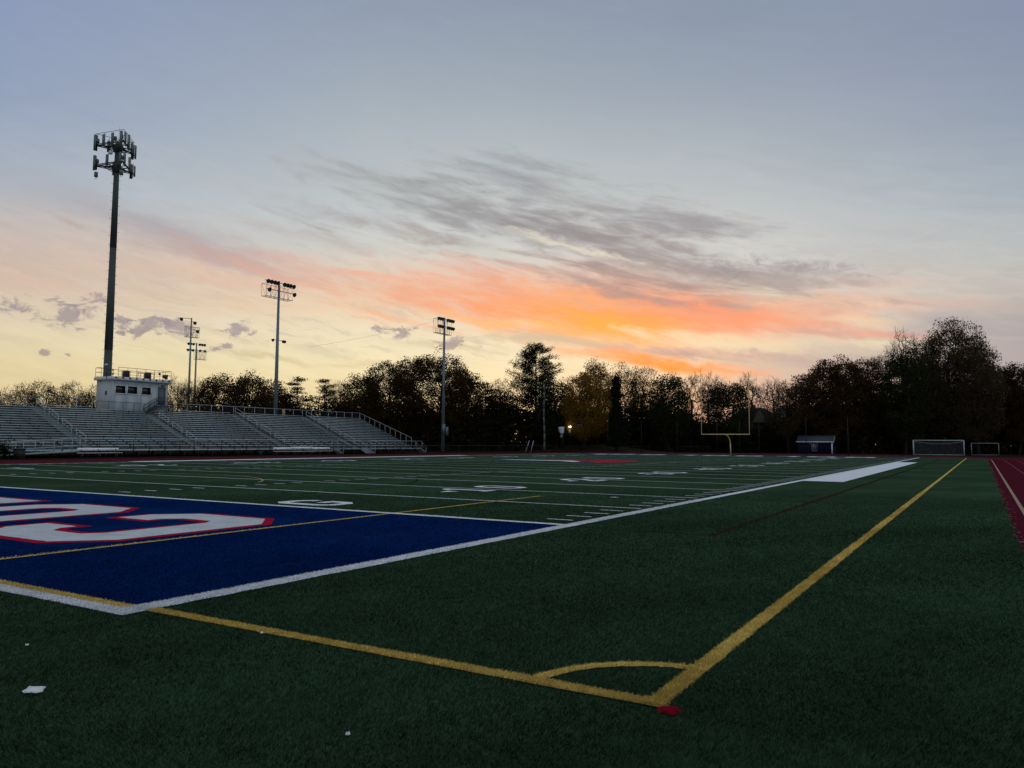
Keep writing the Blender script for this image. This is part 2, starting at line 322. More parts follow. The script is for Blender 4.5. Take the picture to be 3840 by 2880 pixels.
GREEN = (0.0320, 0.0610, 0.0330)
M = dict(
 turf=fabric_turf('turf', GREEN, 0.45, bands=True),
 blue=fabric_turf('blue_turf', (0.0030, 0.0190, 0.090), 0.5, bands=True),
 white=fabric_turf('white_turf', (0.66, 0.69, 0.73), 0.12, patch=(0.42, 0.46, 0.48, 1)),
 white_worn=fabric_turf('worn_white_turf', (0.52, 0.56, 0.58), 0.2, patch=(0.30, 0.35, 0.37, 1)),
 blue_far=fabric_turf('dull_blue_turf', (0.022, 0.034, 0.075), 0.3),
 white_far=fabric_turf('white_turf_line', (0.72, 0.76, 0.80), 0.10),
 red=fabric_turf('red_turf', (0.36, 0.012, 0.038), 0.2),
 yellow=fabric_turf('yellow_turf', (0.56, 0.40, 0.115), 0.3, patch=(0.36, 0.27, 0.09, 1)),
 maroon=fabric_turf('maroon_turf', (0.045, 0.016, 0.014), 0.3),
 darkline=fabric_turf('dark_green_turf', (0.010, 0.026, 0.016), 0.3),
 f_green=fibre('turf_fibre', (0.0155, 0.0370, 0.0190), 0.95),
 f_blue=fibre('blue_fibre', (0.0022, 0.0125, 0.078), 0.8),
 f_white=fibre('white_fibre', (0.62, 0.65, 0.69), 0.4),
 f_yellow=fibre('yellow_fibre', (0.56, 0.41, 0.12), 0.45),
 f_red=fibre('red_fibre', (0.42, 0.012, 0.045), 0.35),
 track=wear('track_rubber', (0.080, 0.0115, 0.022), 0.95, 0, 0.0, 0.2, 0.8),
 lane=wear('lane_paint', (0.20, 0.09, 0.10), 0.9, 0, 0.0, 0.2, 2),
 lane1=wear('lane_paint_pale', (0.34, 0.26, 0.19), 0.9, 0, 0.0, 0.2, 2),
 dzone=wear('brown_rubber', (0.050, 0.026, 0.019), 0.95, 0, 0.0, 0.35, 0.5),
 soil=wear('ground_soil', (0.018, 0.014, 0.009), 0.95, 0, 0.0, 0.5, 0.3),
 grassbank=wear('bank_grass', (0.030, 0.024, 0.013), 0.95, 0, 0.05, 0.5, 0.6),
 alu=wear('aluminium_plank', (0.36, 0.43, 0.47), 0.5, 0.35, 0.4, 0.12, 0.7),
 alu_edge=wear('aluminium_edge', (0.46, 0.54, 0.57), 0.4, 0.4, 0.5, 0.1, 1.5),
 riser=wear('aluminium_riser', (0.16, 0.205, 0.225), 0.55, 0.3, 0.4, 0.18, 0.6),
 galv=wear('galvanised_steel', (0.34, 0.42, 0.47), 0.5, 0.4, 0.4, 0.2, 1.5),
 steel_dark=wear('dark_steel', (0.05, 0.062, 0.075), 0.55, 0.4, 0.4, 0.2, 1.5),
 bracket=wear('dark_bracket', (0.02, 0.024, 0.03), 0.7),
 boxwall=wear('white_siding', (0.40, 0.455, 0.50), 0.7, 0, 0.2, 0.07, 0.9),
 trim=wear('white_trim', (0.60, 0.66, 0.72), 0.6, 0, 0.3, 0.08, 2),
 door=wear('grey_door', (0.10, 0.125, 0.15), 0.6, 0, 0.3, 0.12, 2),
 glass=mat('dark_glass', lambda b: principled(b, (0.006, 0.007, 0.009, 1), 0.12, 0, 0.5)),
 tower=wear('tower_steel', (0.060, 0.074, 0.072), 0.6, 0.2, 0.3, 0.2, 0.5),
 antenna=wear('antenna_plastic', (0.12, 0.155, 0.16), 0.6, 0, 0.3, 0.15, 2),
 pole=wear('pole_steel', (0.15, 0.19, 0.22), 0.5, 0.4, 0.4, 0.15, 0.8),
 lamp=wear('lamp_housing', (0.035, 0.04, 0.045), 0.5, 0.3, 0.4, 0.2, 3),
 wood=wear('weathered_wood', (0.11, 0.12, 0.12), 0.9, 0, 0.1, 0.35, 1.2),
 bark=wear('bark', (0.022, 0.016, 0.012), 0.95, 0, 0.05, 0.4, 3),
 bark_pale=wear('pale_bark', (0.07, 0.055, 0.045), 0.95, 0, 0.05, 0.4, 3),
 navy=wear('navy_siding', (0.008, 0.012, 0.036), 0.8, 0, 0.05, 0.2, 1.5),
 shingle=wear('grey_shingle', (0.048, 0.062, 0.078), 0.9, 0, 0.0, 0.2, 6),
 goldpaint=wear('gold_paint', (0.60, 0.48, 0.20), 0.55, 0, 0.3, 0.12, 1.5),
 goalwhite=wear('white_goal_paint', (0.42, 0.50, 0.56), 0.5, 0, 0.3, 0.1, 2),
 goalgrey=wear('grey_goal_paint', (0.16, 0.20, 0.23), 0.6),
 net=wear('goal_net_cord', (0.30, 0.36, 0.46), 0.8, 0, 0.1, 0.1, 2),
 netdark=wear('black_net_cord', (0.012, 0.012, 0.012), 0.9),
 fence=wear('black_fence', (0.010, 0.010, 0.011), 0.7),
 fencerail=wear('fence_rail', (0.060, 0.050, 0.042), 0.7),
 benchback=wear('bench_back', (0.84, 0.88, 0.92), 0.5, 0.0, 0.5, 0.08, 2),
 speaker=wear('speaker_cabinet', (0.05, 0.04, 0.035), 0.7),
 plastic=wear('dark_bin', (0.02, 0.02, 0.018), 0.6),
 paper=wear('paper', (0.68, 0.72, 0.75), 0.8, 0, 0.2, 0.1, 30),
 roofbrown=wear('brown_roof', (0.035, 0.026, 0.022), 0.9),
 brick=wear('dark_brick', (0.03, 0.022, 0.018), 0.9),
 roofpale=wear('pale_roof', (0.15, 0.19, 0.21), 0.8),
 cable=wear('cable', (0.03, 0.03, 0.03), 0.7),
 signpaint=wear('sign_face', (0.45, 0.52, 0.55), 0.6),
 dish=wear('white_dish', (0.50, 0.56, 0.62), 0.5),
 yellowpost=wear('yellow_post', (0.40, 0.27, 0.08), 0.6),
)
def emis(name, c, s):
    def fn(b):
        e = b.n('ShaderNodeEmission'); e.inputs[0].default_value = c; e.inputs[1].default_value = s
        return e.outputs[0]
    return mat(name, fn)
M['lampglow'] = emis('lamp_glow', (1.0, 0.86, 0.62, 1), 6.0)
M['windowglow'] = emis('window_glow', (1.0, 0.85, 0.6, 1), 1.6)
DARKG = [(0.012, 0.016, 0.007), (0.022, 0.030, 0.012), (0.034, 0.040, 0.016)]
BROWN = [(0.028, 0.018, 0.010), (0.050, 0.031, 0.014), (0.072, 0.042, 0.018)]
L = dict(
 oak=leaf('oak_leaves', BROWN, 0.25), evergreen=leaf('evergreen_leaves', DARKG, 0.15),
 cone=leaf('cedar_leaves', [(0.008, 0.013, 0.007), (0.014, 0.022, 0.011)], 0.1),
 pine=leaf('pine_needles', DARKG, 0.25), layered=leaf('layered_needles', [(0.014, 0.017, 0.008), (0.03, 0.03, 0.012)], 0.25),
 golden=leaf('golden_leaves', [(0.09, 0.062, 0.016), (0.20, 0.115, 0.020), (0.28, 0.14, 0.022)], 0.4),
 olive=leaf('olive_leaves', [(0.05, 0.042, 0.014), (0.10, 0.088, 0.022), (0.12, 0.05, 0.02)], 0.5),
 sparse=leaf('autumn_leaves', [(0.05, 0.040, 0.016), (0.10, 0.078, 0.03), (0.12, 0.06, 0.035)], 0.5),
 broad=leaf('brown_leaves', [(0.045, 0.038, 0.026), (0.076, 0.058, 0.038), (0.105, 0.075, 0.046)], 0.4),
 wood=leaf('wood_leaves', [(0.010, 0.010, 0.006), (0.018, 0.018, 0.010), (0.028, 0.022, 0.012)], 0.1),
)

# ------------------------------------------------------------------ mesh helpers
def mesh_np(name, verts, quads=None, tris=None, m=None, parent=None, loc=None):
    verts = np.asarray(verts, np.float32).reshape(-1, 3)
    me = bpy.data.meshes.new(name)
    nq = 0 if quads is None else len(quads); ntr = 0 if tris is None else len(tris)
    me.vertices.add(len(verts)); me.vertices.foreach_set('co', verts.ravel())
    idx = []; st = []; tot = []
    if nq:
        idx.append(np.asarray(quads, np.int32).ravel()); st.append(np.arange(nq) * 4); tot.append(np.full(nq, 4))
    if ntr:
        idx.append(np.asarray(tris, np.int32).ravel()); st.append(nq * 4 + np.arange(ntr) * 3); tot.append(np.full(ntr, 3))
    idx = np.concatenate(idx); st = np.concatenate(st); tot = np.concatenate(tot)
    me.loops.add(len(idx)); me.loops.foreach_set('vertex_index', idx.astype(np.int32))
    me.polygons.add(len(st)); me.polygons.foreach_set('loop_start', st.astype(np.int32)); me.polygons.foreach_set('loop_total', tot.astype(np.int32))
    me.update(calc_edges=True)
    if m: me.materials.append(m)
    o = bpy.data.objects.new(name, me); COL.objects.link(o)
    if parent: o.parent = parent
    if loc: o.location = loc
    return o
class MB:
    """collects shapes that become one mesh object"""
    def __init__(s): s.v = []; s.q = []; s.t = []
    def _add(s, vs, qs=(), ts=()):
        b = len(s.v); s.v += [tuple(v) for v in vs]
        s.q += [tuple(b + i for i in q) for q in qs]; s.t += [tuple(b + i for i in t) for t in ts]
        return s
    def box(s, a, b):
        x0, y0, z0 = (min(a[i], b[i]) for i in range(3)); x1, y1, z1 = (max(a[i], b[i]) for i in range(3))
        return s._add([(x0, y0, z0), (x1, y0, z0), (x1, y1, z0), (x0, y1, z0), (x0, y0, z1), (x1, y0, z1), (x1, y1, z1), (x0, y1, z1)],
                      [(0, 3, 2, 1), (4, 5, 6, 7), (0, 1, 5, 4), (1, 2, 6, 5), (2, 3, 7, 6), (3, 0, 4, 7)])
    def cbox(s, c, d, rz=0.0, ry=0.0):
        """box with centre c, full sizes d, turned about z then tilted"""
        mt = Matrix.Rotation(rz, 3, 'Z') @ Matrix.Rotation(ry, 3, 'Y')
        vs = []
        for k in ((-1, -1, -1), (1, -1, -1), (1, 1, -1), (-1, 1, -1), (-1, -1, 1), (1, -1, 1), (1, 1, 1), (-1, 1, 1)):
            v = mt @ Vector((k[0] * d[0] / 2, k[1] * d[1] / 2, k[2] * d[2] / 2)); vs.append((c[0] + v.x, c[1] + v.y, c[2] + v.z))
        return s._add(vs, [(0, 3, 2, 1), (4, 5, 6, 7), (0, 1, 5, 4), (1, 2, 6, 5), (2, 3, 7, 6), (3, 0, 4, 7)])
    def tube(s, a, b, r0, r1=None, n=8, cap=True):
        r1 = r0 if r1 is None else r1
        a = Vector(a); b = Vector(b); d = (b - a)
        if d.length < 1e-6: return s
        d.normalize()
        up = Vector((0, 0, 1)) if abs(d.z) < 0.95 else Vector((1, 0, 0))
        x = d.cross(up).normalized(); y = d.cross(x)
        vs = []
        for p_, r_ in ((a, r0), (b, r1)):
            for i in range(n):
                t = 2 * math.pi * i / n
                vs.append(tuple(p_ + x * (r_ * math.cos(t)) + y * (r_ * math.sin(t))))
        qs = [(i, (i + 1) % n, n + (i + 1) % n, n + i) for i in range(n)]
        ts = []
        if cap:
            for i in range(1, n - 1): ts += [(0, i + 1, i), (n, n + i, n + i + 1)]
        return s._add(vs, qs, ts)
    def path(s, pts, r, n=8):
        for a, b in zip(pts[:-1], pts[1:]): s.tube(a, b, r, r, n)
        return s
    def lathe(s, c, axis, prof, n=14):
        """prof: (distance along axis, radius)"""
        c = Vector(c); d = Vector(axis).normalized(); up = Vector((0, 0, 1)) if abs(d.z) < 0.95 else Vector((1, 0, 0))
        x = d.cross(up).normalized(); y = d.cross(x); vs = []
        for t, r_ in prof:
            for i in range(n):
                g = 2 * math.pi * i / n
                vs.append(tuple(c + d * t + x * (r_ * math.cos(g)) + y * (r_ * math.sin(g))))
        qs = []
        for k in range(len(prof) - 1):
            for i in range(n): qs.append((k * n + i, k * n + (i + 1) % n, (k + 1) * n + (i + 1) % n, (k + 1) * n + i))
        return s._add(vs, qs)
    def poly(s, loops, z=0.0):
        """flat polygon with holes, on the ground plane"""
        L3 = [[Vector((p[0], p[1], 0)) for p in lp] for lp in loops]
        tr = tessellate_polygon(L3); flat = [(v.x, v.y, z) for lp in L3 for v in lp]
        ts = []
        for t in tr:
            a, b, c = (flat[i] for i in t)
            if (b[0] - a[0]) * (c[1] - a[1]) - (b[1] - a[1]) * (c[0] - a[0]) < 0: t = (t[0], t[2], t[1])
            ts.append(tuple(t))
        return s._add(flat, [], ts)
    def prism(s, prof, y0, y1, axis='y'):
        """closed outline extruded along an axis (outline given in the two other axes)"""
        n = len(prof)
        def P(p, t):
            return (p[0], t, p[1]) if axis == 'y' else ((t, p[0], p[1]) if axis == 'x' else (p[0], p[1], t))
        vs = [P(p, y0) for p in prof] + [P(p, y1) for p in prof]
        tr = tessellate_polygon([[Vector((p[0], p[1], 0)) for p in prof]])
        ts = [tuple(t) for t in tr] + [tuple(n + i for i in reversed(t)) for t in tr]
        return s._add(vs, [(i, (i + 1) % n, n + (i + 1) % n, n + i) for i in range(n)], ts)
    def build(s, name, m, parent=None, smooth=False):
        o = mesh_np(name, s.v, s.q or None, s.t or None, m, parent)
        if smooth: o.data.polygons.foreach_set('use_smooth', [True] * len(o.data.polygons))
        return o
def tag(o, label, cat, group=None):
    o['label'] = label; o['category'] = cat
    if group: o['group'] = group
    return o
def thing(name, label, cat, loc=(0, 0, 0), group=None):
    o = bpy.data.objects.new(name, None); COL.objects.link(o); o.location = loc
    o.empty_display_size = 0.2
    return tag(o, label, cat, group)
def struct(o, label=None):
    o['kind'] = 'structure'
    if label: o['label'] = label
    return o
def rel(o, loc):
    """children built in world coordinates are shifted under their thing"""
    for c in o.children:
        c.location = (-loc[0], -loc[1], -loc[2])
def rel_all():
    for o in COL.objects:
        if o.type == 'EMPTY' and o.parent is None and o.get('worldbuilt'):
            for c in o.children: c.matrix_parent_inverse = Matrix.Translation(Vector(o.location)).inverted()
def W_thing(name, label, cat, loc, group=None):
    o = thing(name, label, cat, loc, group); o['worldbuilt'] = 1
    return o

# ------------------------------------------------------------------ ground, track, turf
YD = 0.9144
def rect(x0, y0, x1, y1): return [(x0, y0), (x1, y0), (x1, y1), (x0, y1)]
def arc(cx_, cy_, r, a0, a1, n): return [(cx_ + r * math.cos(R(a0 + (a1 - a0) * i / n)), cy_ + r * math.sin(R(a0 + (a1 - a0) * i / n))) for i in range(n + 1)]
CXT = -21.5; YCT = 91
def stadium(hw, y0, y1, n=48): return arc(CXT, y1, hw, 0, 180, n) + arc(CXT, y0, hw, 180, 360, n)
g = MB().poly([rect(-2500, -2500, 2500, 2500)], -0.03)
struct(g.build('ground', M['soil']), 'dark earth and rough grass beyond the running track')
g = MB().poly([stadium(40.0, -40, YCT)], -0.016)
struct(g.build('running_track', M['track']), 'dark red rubber running track around the turf')
g = MB().poly([stadium(29.2, -40, YCT)], -0.008)
struct(g.build('end_zone_rubber', M['dzone']), 'brown rubber area behind the far end of the turf')
# artificial turf sheet: straight sides, far end squared off inside the bend
yt = 103.5; a_end = math.degrees(math.asin((yt - YCT) / 29.3))
tp = arc(CXT, YCT, 29.3, 0, a_end, 10) + list(reversed([(2 * CXT - p[0], p[1]) for p in arc(CXT, YCT, 29.3, 0, a_end, 10)])) + [(-50.8, -45), (7.8, -45)]
# slightly ragged turf edge where it meets the track
edge = []
for i, p in enumerate(tp): edge.append(p)
rg = random.Random(3)
yy = -45.0; rag = []
while yy < YCT: rag.append((7.8 + rg.uniform(-0.03, 0.03), yy)); yy += 0.45 if yy < 30 else 1.5
edge = [p for p in edge if p != (7.8, -45)] + rag
struct(MB().poly([edge], 0.0).build('artificial_turf', M['turf']), 'green artificial turf of the sports field')
def lane_line(k, m, wd):
    hw = 29.3 + 0.35 + 1.2 * k
    return MB().poly([stadium(hw + wd / 2, -40, YCT), stadium(hw - wd / 2, -40, YCT)], -0.009)
for k in range(8):
    struct(lane_line(k, None, 0.09 if k == 0 else 0.06).build('lane_line', M['lane1'] if k == 0 else M['lane']))
# kicked up fibres and leaves along the turf edge
eb = MB()
for i in range(260):
    y_ = rg.uniform(-4, 60); x_ = 7.8 + rg.gauss(0.02, 0.045); s_ = rg.uniform(0.015, 0.05)
    eb.cbox((x_, y_, 0.006), (s_, s_ * rg.uniform(.5, 2), 0.006), rg.uniform(0, 3), rg.uniform(-.4, .4))
o = eb.build('leaf_litter', M['lane']); o['kind'] = 'stuff'; o['label'] = 'dry leaves and crumbs along the seam of turf and track'

# ------------------------------------------------------------------ field markings (each sheet 4 mm above the last)
wob = random.Random(11)
def strip(mb, a, b, wd, z, step=0.25, amp=0.006):
    """painted stripe with a slightly uneven edge"""
    a = Vector(a); b = Vector(b); d = b - a; ln = d.length; d.normalize(); nrm = Vector((-d.y, d.x))
    n = max(1, int(ln / step)); base = len(mb.v)
    for i in range(n + 1):
        p = a + d * (ln * i / n)
        e1 = wob.gauss(0, amp); e2 = wob.gauss(0, amp)
        mb.v.append((p.x + nrm.x * (wd / 2 + e1), p.y + nrm.y * (wd / 2 + e1), z)); mb.v.append((p.x - nrm.x * (wd / 2 + e2), p.y - nrm.y * (wd / 2 + e2), z))
    for i in range(n): mb.q.append((base + 2 * i, base + 2 * i + 1, base + 2 * i + 3, base + 2 * i + 2))
    return mb
def mark(mb, name, m, label): return struct(mb.build(name, m), label)
FW = -48.77
mark(MB().poly([rect(FW, -9.36, 0.06, -0.08)], 0.004), 'end_zone', M['blue'], 'navy blue near end zone')
mark(MB().poly([rect(FW, 91.52, 0.06, 100.6)], 0.004), 'end_zone', M['blue_far'], 'navy blue far end zone')
# end zone letters, read from the field side
c_ = 0.75; w_ = 3.6; h_ = 4.5
GC = [[(c_, 0), (w_ - c_, 0), (w_, c_), (w_, 1.52), (w_ - 1.05, 1.52), (w_ - 1.05, 1.2), (w_ - 1.35, .9), (1.35, .9), (1.1, 1.2), (1.1, h_ - 1.2), (1.35, h_ - .9), (w_ - 1.35, h_ - .9), (w_ - 1.05, h_ - 1.2), (w_ - 1.05, h_ - 1.52), (w_, h_ - 1.52), (w_, h_ - c_), (w_ - c_, h_), (c_, h_), (0, h_ - c_), (0, c_)]]
GO = [[(c_, 0), (w_ - c_, 0), (w_, c_), (w_, h_ - c_), (w_ - c_, h_), (c_, h_), (0, h_ - c_), (0, c_)],
      [(1.4, .9), (1.1, 1.2), (1.1, h_ - 1.2), (1.4, h_ - .9), (w_ - 1.4, h_ - .9), (w_ - 1.1, h_ - 1.2), (w_ - 1.1, 1.2), (w_ - 1.4, .9)]]
GL = [[(0, 0), (w_ - .2, 0), (w_ - .2, 1.5), (w_ - 1.2, 1.5), (w_ - 1.2, .9), (1.1, .9), (1.1, h_), (0, h_)]]
def offset(lp, d):
    """moves a closed outline outwards (counter-clockwise) by d"""
    n = len(lp); out_ = []
    for i in range(n):
        p0 = Vector(lp[i - 1]); p1 = Vector(lp[i]); p2 = Vector(lp[(i + 1) % n])
        d1 = (p1 - p0).normalized(); d2 = (p2 - p1).normalized()
        n1 = Vector((d1.y, -d1.x)); n2 = Vector((d2.y, -d2.x)); k = n1 + n2
        k = k / max(0.35, k.dot(n1)) if k.length > 1e-6 else n1
        out_.append((p1.x + k.x * d, p1.y + k.y * d))
    return out_
def rough(lp, st=.12, amp=.007):
    o_ = []
    for i in range(len(lp)):
        p = Vector(lp[i]); q = Vector(lp[(i + 1) % len(lp)]); n = max(1, int((q - p).length / st))
        for k in range(n): r_ = p.lerp(q, k / n); o_.append((r_.x + wob.gauss(0, amp), r_.y + wob.gauss(0, amp)))
    return o_
def place_letter(gl, x0):
    Tm = lambda lp: rough([(x0 - s, -2.54 - t) for s, t in lp])
    rd = MB().poly([Tm(offset(lp, 0.19)) for lp in gl], 0.008)
    wh = MB().poly([Tm(lp) for lp in gl], 0.012)
    mark(rd, 'letter_outline', M['red'], 'red outline of an end zone letter')
    mark(wh, 'letter', M['white_worn'], 'white block letter painted in the near end zone')
place_letter(GC, -5.0); place_letter(GO, -9.75); place_letter(GL, -14.55)
# far end zone lettering: worn white strokes, too far to read
far = MB()
for i in range(9):
    x = -4.6 - i * 4.75
    if i % 3 == 2: far.poly([rect(x - 1.0, 93.8, x, 98.3)], .008); far.poly([rect(x - 3.2, 97.4, x - 1.02, 98.3)], .008)
    else: far.poly([[(x, 94.5), (x - .7, 93.8), (x - 2.8, 93.8), (x - 3.5, 94.5), (x - 3.5, 97.6), (x - 2.8, 98.3), (x - .7, 98.3), (x, 97.6)][::-1], [(x - 1, 95.0), (x - 1, 97.2), (x - 2.5, 97.2), (x - 2.5, 95.0)][::-1]], .008)
mark(far, 'letter', M['white_far'], 'white letters of the far end zone')
# lines
sl = MB(); strip(sl, (0.19, -9.55), (0.17, 100.8), 0.27, 0.0105, 0.2, 0.008)
mark(sl, 'sideline', M['white'], 'thick white near sideline')
el_ = MB(); strip(el_, (FW, -9.455), (0.05, -9.455), 0.19, 0.0105, 0.2, 0.007); mark(el_, 'end_line', M['white'], 'white end line of the near end zone')
mark(strip(MB(), (FW, 100.7), (0.04, 100.7), 0.2, 0.016, 1.0), 'end_line', M['white_far'], 'white end line of the far end zone')
mark(strip(MB(), (FW - 0.1, -9.5), (FW - 0.1, 100.8), 0.2, 0.016, 1.0), 'sideline', M['white_far'], 'white far sideline')
gl_ = MB(); strip(gl_, (FW, 0.01), (0.04, 0.01), 0.2, 0.013, 0.25, 0.006); strip(gl_, (FW, 91.44), (0.04, 91.44), 0.2, 0.013, 1.0)
mark(gl_, 'goal_line', M['white_far'], 'white goal lines')
yl = MB()
for k in range(1, 20):
    strip(yl, (FW + 0.15, k * 5 * YD), (-0.12, k * 5 * YD), 0.105, 0.012, 0.8, 0.003)
mark(yl, 'yard_line', M['white_far'], 'white yard lines across the field every five yards')
hm = MB()
for k in range(1, 100):
    if k % 5 == 0: continue
    y_ = k * YD
    for x0 in (-0.82, -16.56, -32.81, -48.57): hm.poly([rect(x0, y_ - 0.05, x0 + 0.62, y_ + 0.05)], 0.012)
mark(hm, 'hash_mark', M['white_far'], 'short white yard ticks and hash marks')
tb = MB(); tb.poly([rect(0.33, 25 * YD, 2.02, 75 * YD)], 0.013); mark(tb, 'team_box', M['white_far'], 'broad white strip of the near team box')
tb = MB(); tb.poly([rect(FW - 2.0, 25 * YD, FW - 0.22, 75 * YD)], 0.013); mark(tb, 'team_box', M['white_far'], 'broad white strip of the far team box')
# yard numbers
D1 = [[(.30, 0), (1.0, 0), (1.0, .28), (.83, .28), (.83, 2.0), (.55, 2.0), (.25, 1.72), (.25, 1.5), (.5, 1.5), (.5, .28), (.30, .28)]]
D0 = [[(.3, 0), (.9, 0), (1.2, .35), (1.2, 1.65), (.9, 2), (.3, 2), (0, 1.65), (0, .35)], [(.42, .3), (.3, .45), (.3, 1.55), (.42, 1.7), (.78, 1.7), (.9, 1.55), (.9, .45), (.78, .3)]]
D2 = [[(0, 0), (1.2, 0), (1.2, .3), (.42, .3), (1.2, 1.15), (1.2, 1.7), (.92, 2), (.28, 2), (0, 1.7), (0, 1.4), (.3, 1.4), (.3, 1.58), (.4, 1.7), (.8, 1.7), (.9, 1.58), (.9, 1.25), (0, .3)]]
D3 = [[(.28, 0), (.92, 0), (1.2, .3), (1.2, .82), (1.02, 1.0), (1.2, 1.18), (1.2, 1.7), (.92, 2), (.28, 2), (0, 1.7), (0, 1.42), (.3, 1.42), (.3, 1.58), (.42, 1.7), (.8, 1.7), (.9, 1.6), (.9, 1.25), (.8, 1.15), (.45, 1.15), (.45, .85), (.8, .85), (.9, .75), (.9, .4), (.8, .3), (.42, .3), (.3, .42), (.3, .6), (0, .6), (0, .3)]]
D4 = [[(.75, 0), (1.05, 0), (1.05, .45), (1.25, .45), (1.25, .75), (1.05, .75), (1.05, 2), (.72, 2), (0, .8), (0, .45), (.75, .45)], [(.75, .75), (.33, .75), (.75, 1.45)]]
D5 = [[(.28, 0), (.92, 0), (1.2, .3), (1.2, 1.0), (.92, 1.28), (.3, 1.28), (.3, 1.7), (1.15, 1.7), (1.15, 2), (0, 2), (0, .98), (.8, .98), (.9, .88), (.9, .4), (.8, .3), (.42, .3), (.3, .42), (.3, .6), (0, .6), (0, .3)]]
DG = [[(.3, 0), (.95, 0), (1.3, .35), (1.3, 1.05), (.7, 1.05), (.7, .75), (.98, .75), (.98, .45), (.83, .32), (.42, .32), (.32, .45), (.32, 1.55), (.42, 1.68), (.83, 1.68), (.98, 1.55), (.98, 1.4), (1.3, 1.4), (1.3, 1.65), (.95, 2), (.3, 2), (0, 1.65), (0, .35)]]
DIG = {1: D1, 2: D2, 3: D3, 4: D4, 5: D5}
def near(gl, y0, sc_=1.0): return [[(-7.05 - t * sc_, y0 + s * sc_) for s, t in lp] for lp in gl]
def farr(gl, y0): return [[(-41.7 + t, y0 - s) for s, t in lp] for lp in gl]
def numbers(side, fn):
    for k in range(1, 10):
        y_ = k * 10 * YD; d = k if k <= 5 else 10 - k
        if side == 'near': t1, t0, sg = fn(DIG[d], y_ - 1.45), fn(D0, y_ + 0.75), 1
        else: t1, t0, sg = fn(DIG[d], y_ + 1.45), fn(D0, y_ - 0.75), -1
        mb = MB(); mb.poly(t1, .014); mb.poly(t0, .014)
        if d != 5:
            xa = -8.05 if side == 'near' else -40.7
            s2 = -1 if k < 5 else 1
            y1 = y_ + s2 * (1.65 if (s2 * sg) < 0 else 2.15)
            mb.poly([[(xa - .24, y1), (xa + .24, y1), (xa, y1 + s2 * .75)]], .014)
        mark(mb, 'yard_number', M['white_far'], 'white number %d0 with its arrow on the %s side' % (d, side) if d != 5 else 'white number 50 on the %s side' % side)
numbers('near', near); numbers('far', farr)
for y0 in (0.55, 89.6): mark(MB().poly(near(DG, y0, 1.05), .014), 'goal_letter', M['white_far'], 'white letter G beside the goal line')
for y0 in (1.9, 91.0): mark(MB().poly(farr(DG, y0), .014), 'goal_letter', M['white_far'], 'white letter G on the far side')
# midfield emblem: a blue, white and red swoosh seen edge on
mark(MB().poly([[(-35.2, 50), (-28.9, 47.0), (-22.2, 46.3), (-21.8, 47.8), (-26.5, 51.3), (-33.3, 52.0)]], .005), 'midfield_emblem', M['blue'], 'blue base of the midfield emblem')
mark(MB().poly([[(-32.3, 52.3), (-26, 51.7), (-22, 48.4), (-20.9, 46.2), (-19.3, 49.6), (-20.3, 55.2), (-24.2, 57.6), (-30, 55.2)]], .009), 'midfield_emblem', M['red'], 'red part of the midfield emblem')
mark(MB().poly([[(-33.2, 50.2), (-26, 49.4), (-23.6, 47.4), (-23.3, 48.4), (-25.6, 51.3), (-32.5, 51.3)]], .015), 'midfield_emblem', M['white_far'], 'white stroke of the midfield emblem')
# soccer lines in yellow
ys = MB(); strip(ys, (5.49, -9.27), (5.49, 101.0), 0.125, 0.010, 0.2, 0.006); mark(ys, 'soccer_touchline', M['yellow'], 'long yellow soccer touchline running away along the turf')
ye = MB(); strip(ye, (0.30, -9.235), (5.47, -9.205), 0.125, 0.0085, 0.2, 0.005); mark(ye, 'soccer_goal_line', M['yellow'], 'yellow soccer goal line beside the corner')
ye = MB(); strip(ye, (-50.6, -9.29), (0.08, -9.28), 0.125, 0.008, 0.3, 0.005); mark(ye, 'soccer_goal_line', M['yellow'], 'yellow soccer goal line along the back of the blue end zone')
def arc_strip(mb, cx_, cy_, r, a0, a1, wd, z, n=40, amp=0.004):
    base = len(mb.v)
    for i in range(n + 1):
        t = R(a0 + (a1 - a0) * i / n)
        for s_ in (1, -1):
            rr = r + s_ * (wd / 2 + wob.gauss(0, amp)); mb.v.append((cx_ + rr * math.cos(t), cy_ + rr * math.sin(t), z))
    for i in range(n): mb.q.append((base + 2 * i, base + 2 * i + 1, base + 2 * i + 3, base + 2 * i + 2))
    return mb
mark(arc_strip(MB(), 5.55, -9.27, 0.96, 94, 176, 0.11, 0.0075), 'corner_arc', M['yellow'], 'yellow quarter circle of the soccer corner')
pb = MB(); strip(pb, (-4.33, -9.2), (-4.50, 7.2), 0.10, 0.010, 0.3, 0.004); mark(pb, 'penalty_area_line', M['yellow'], 'thin yellow side line of the soccer penalty area')
arc_ = MB(); arc_strip(arc_, -24.8, 1.8, 9.15, 38, 142, 0.07, 0.020, 60); mark(arc_, 'penalty_arc', M['yellow'], 'yellow soccer penalty arc')
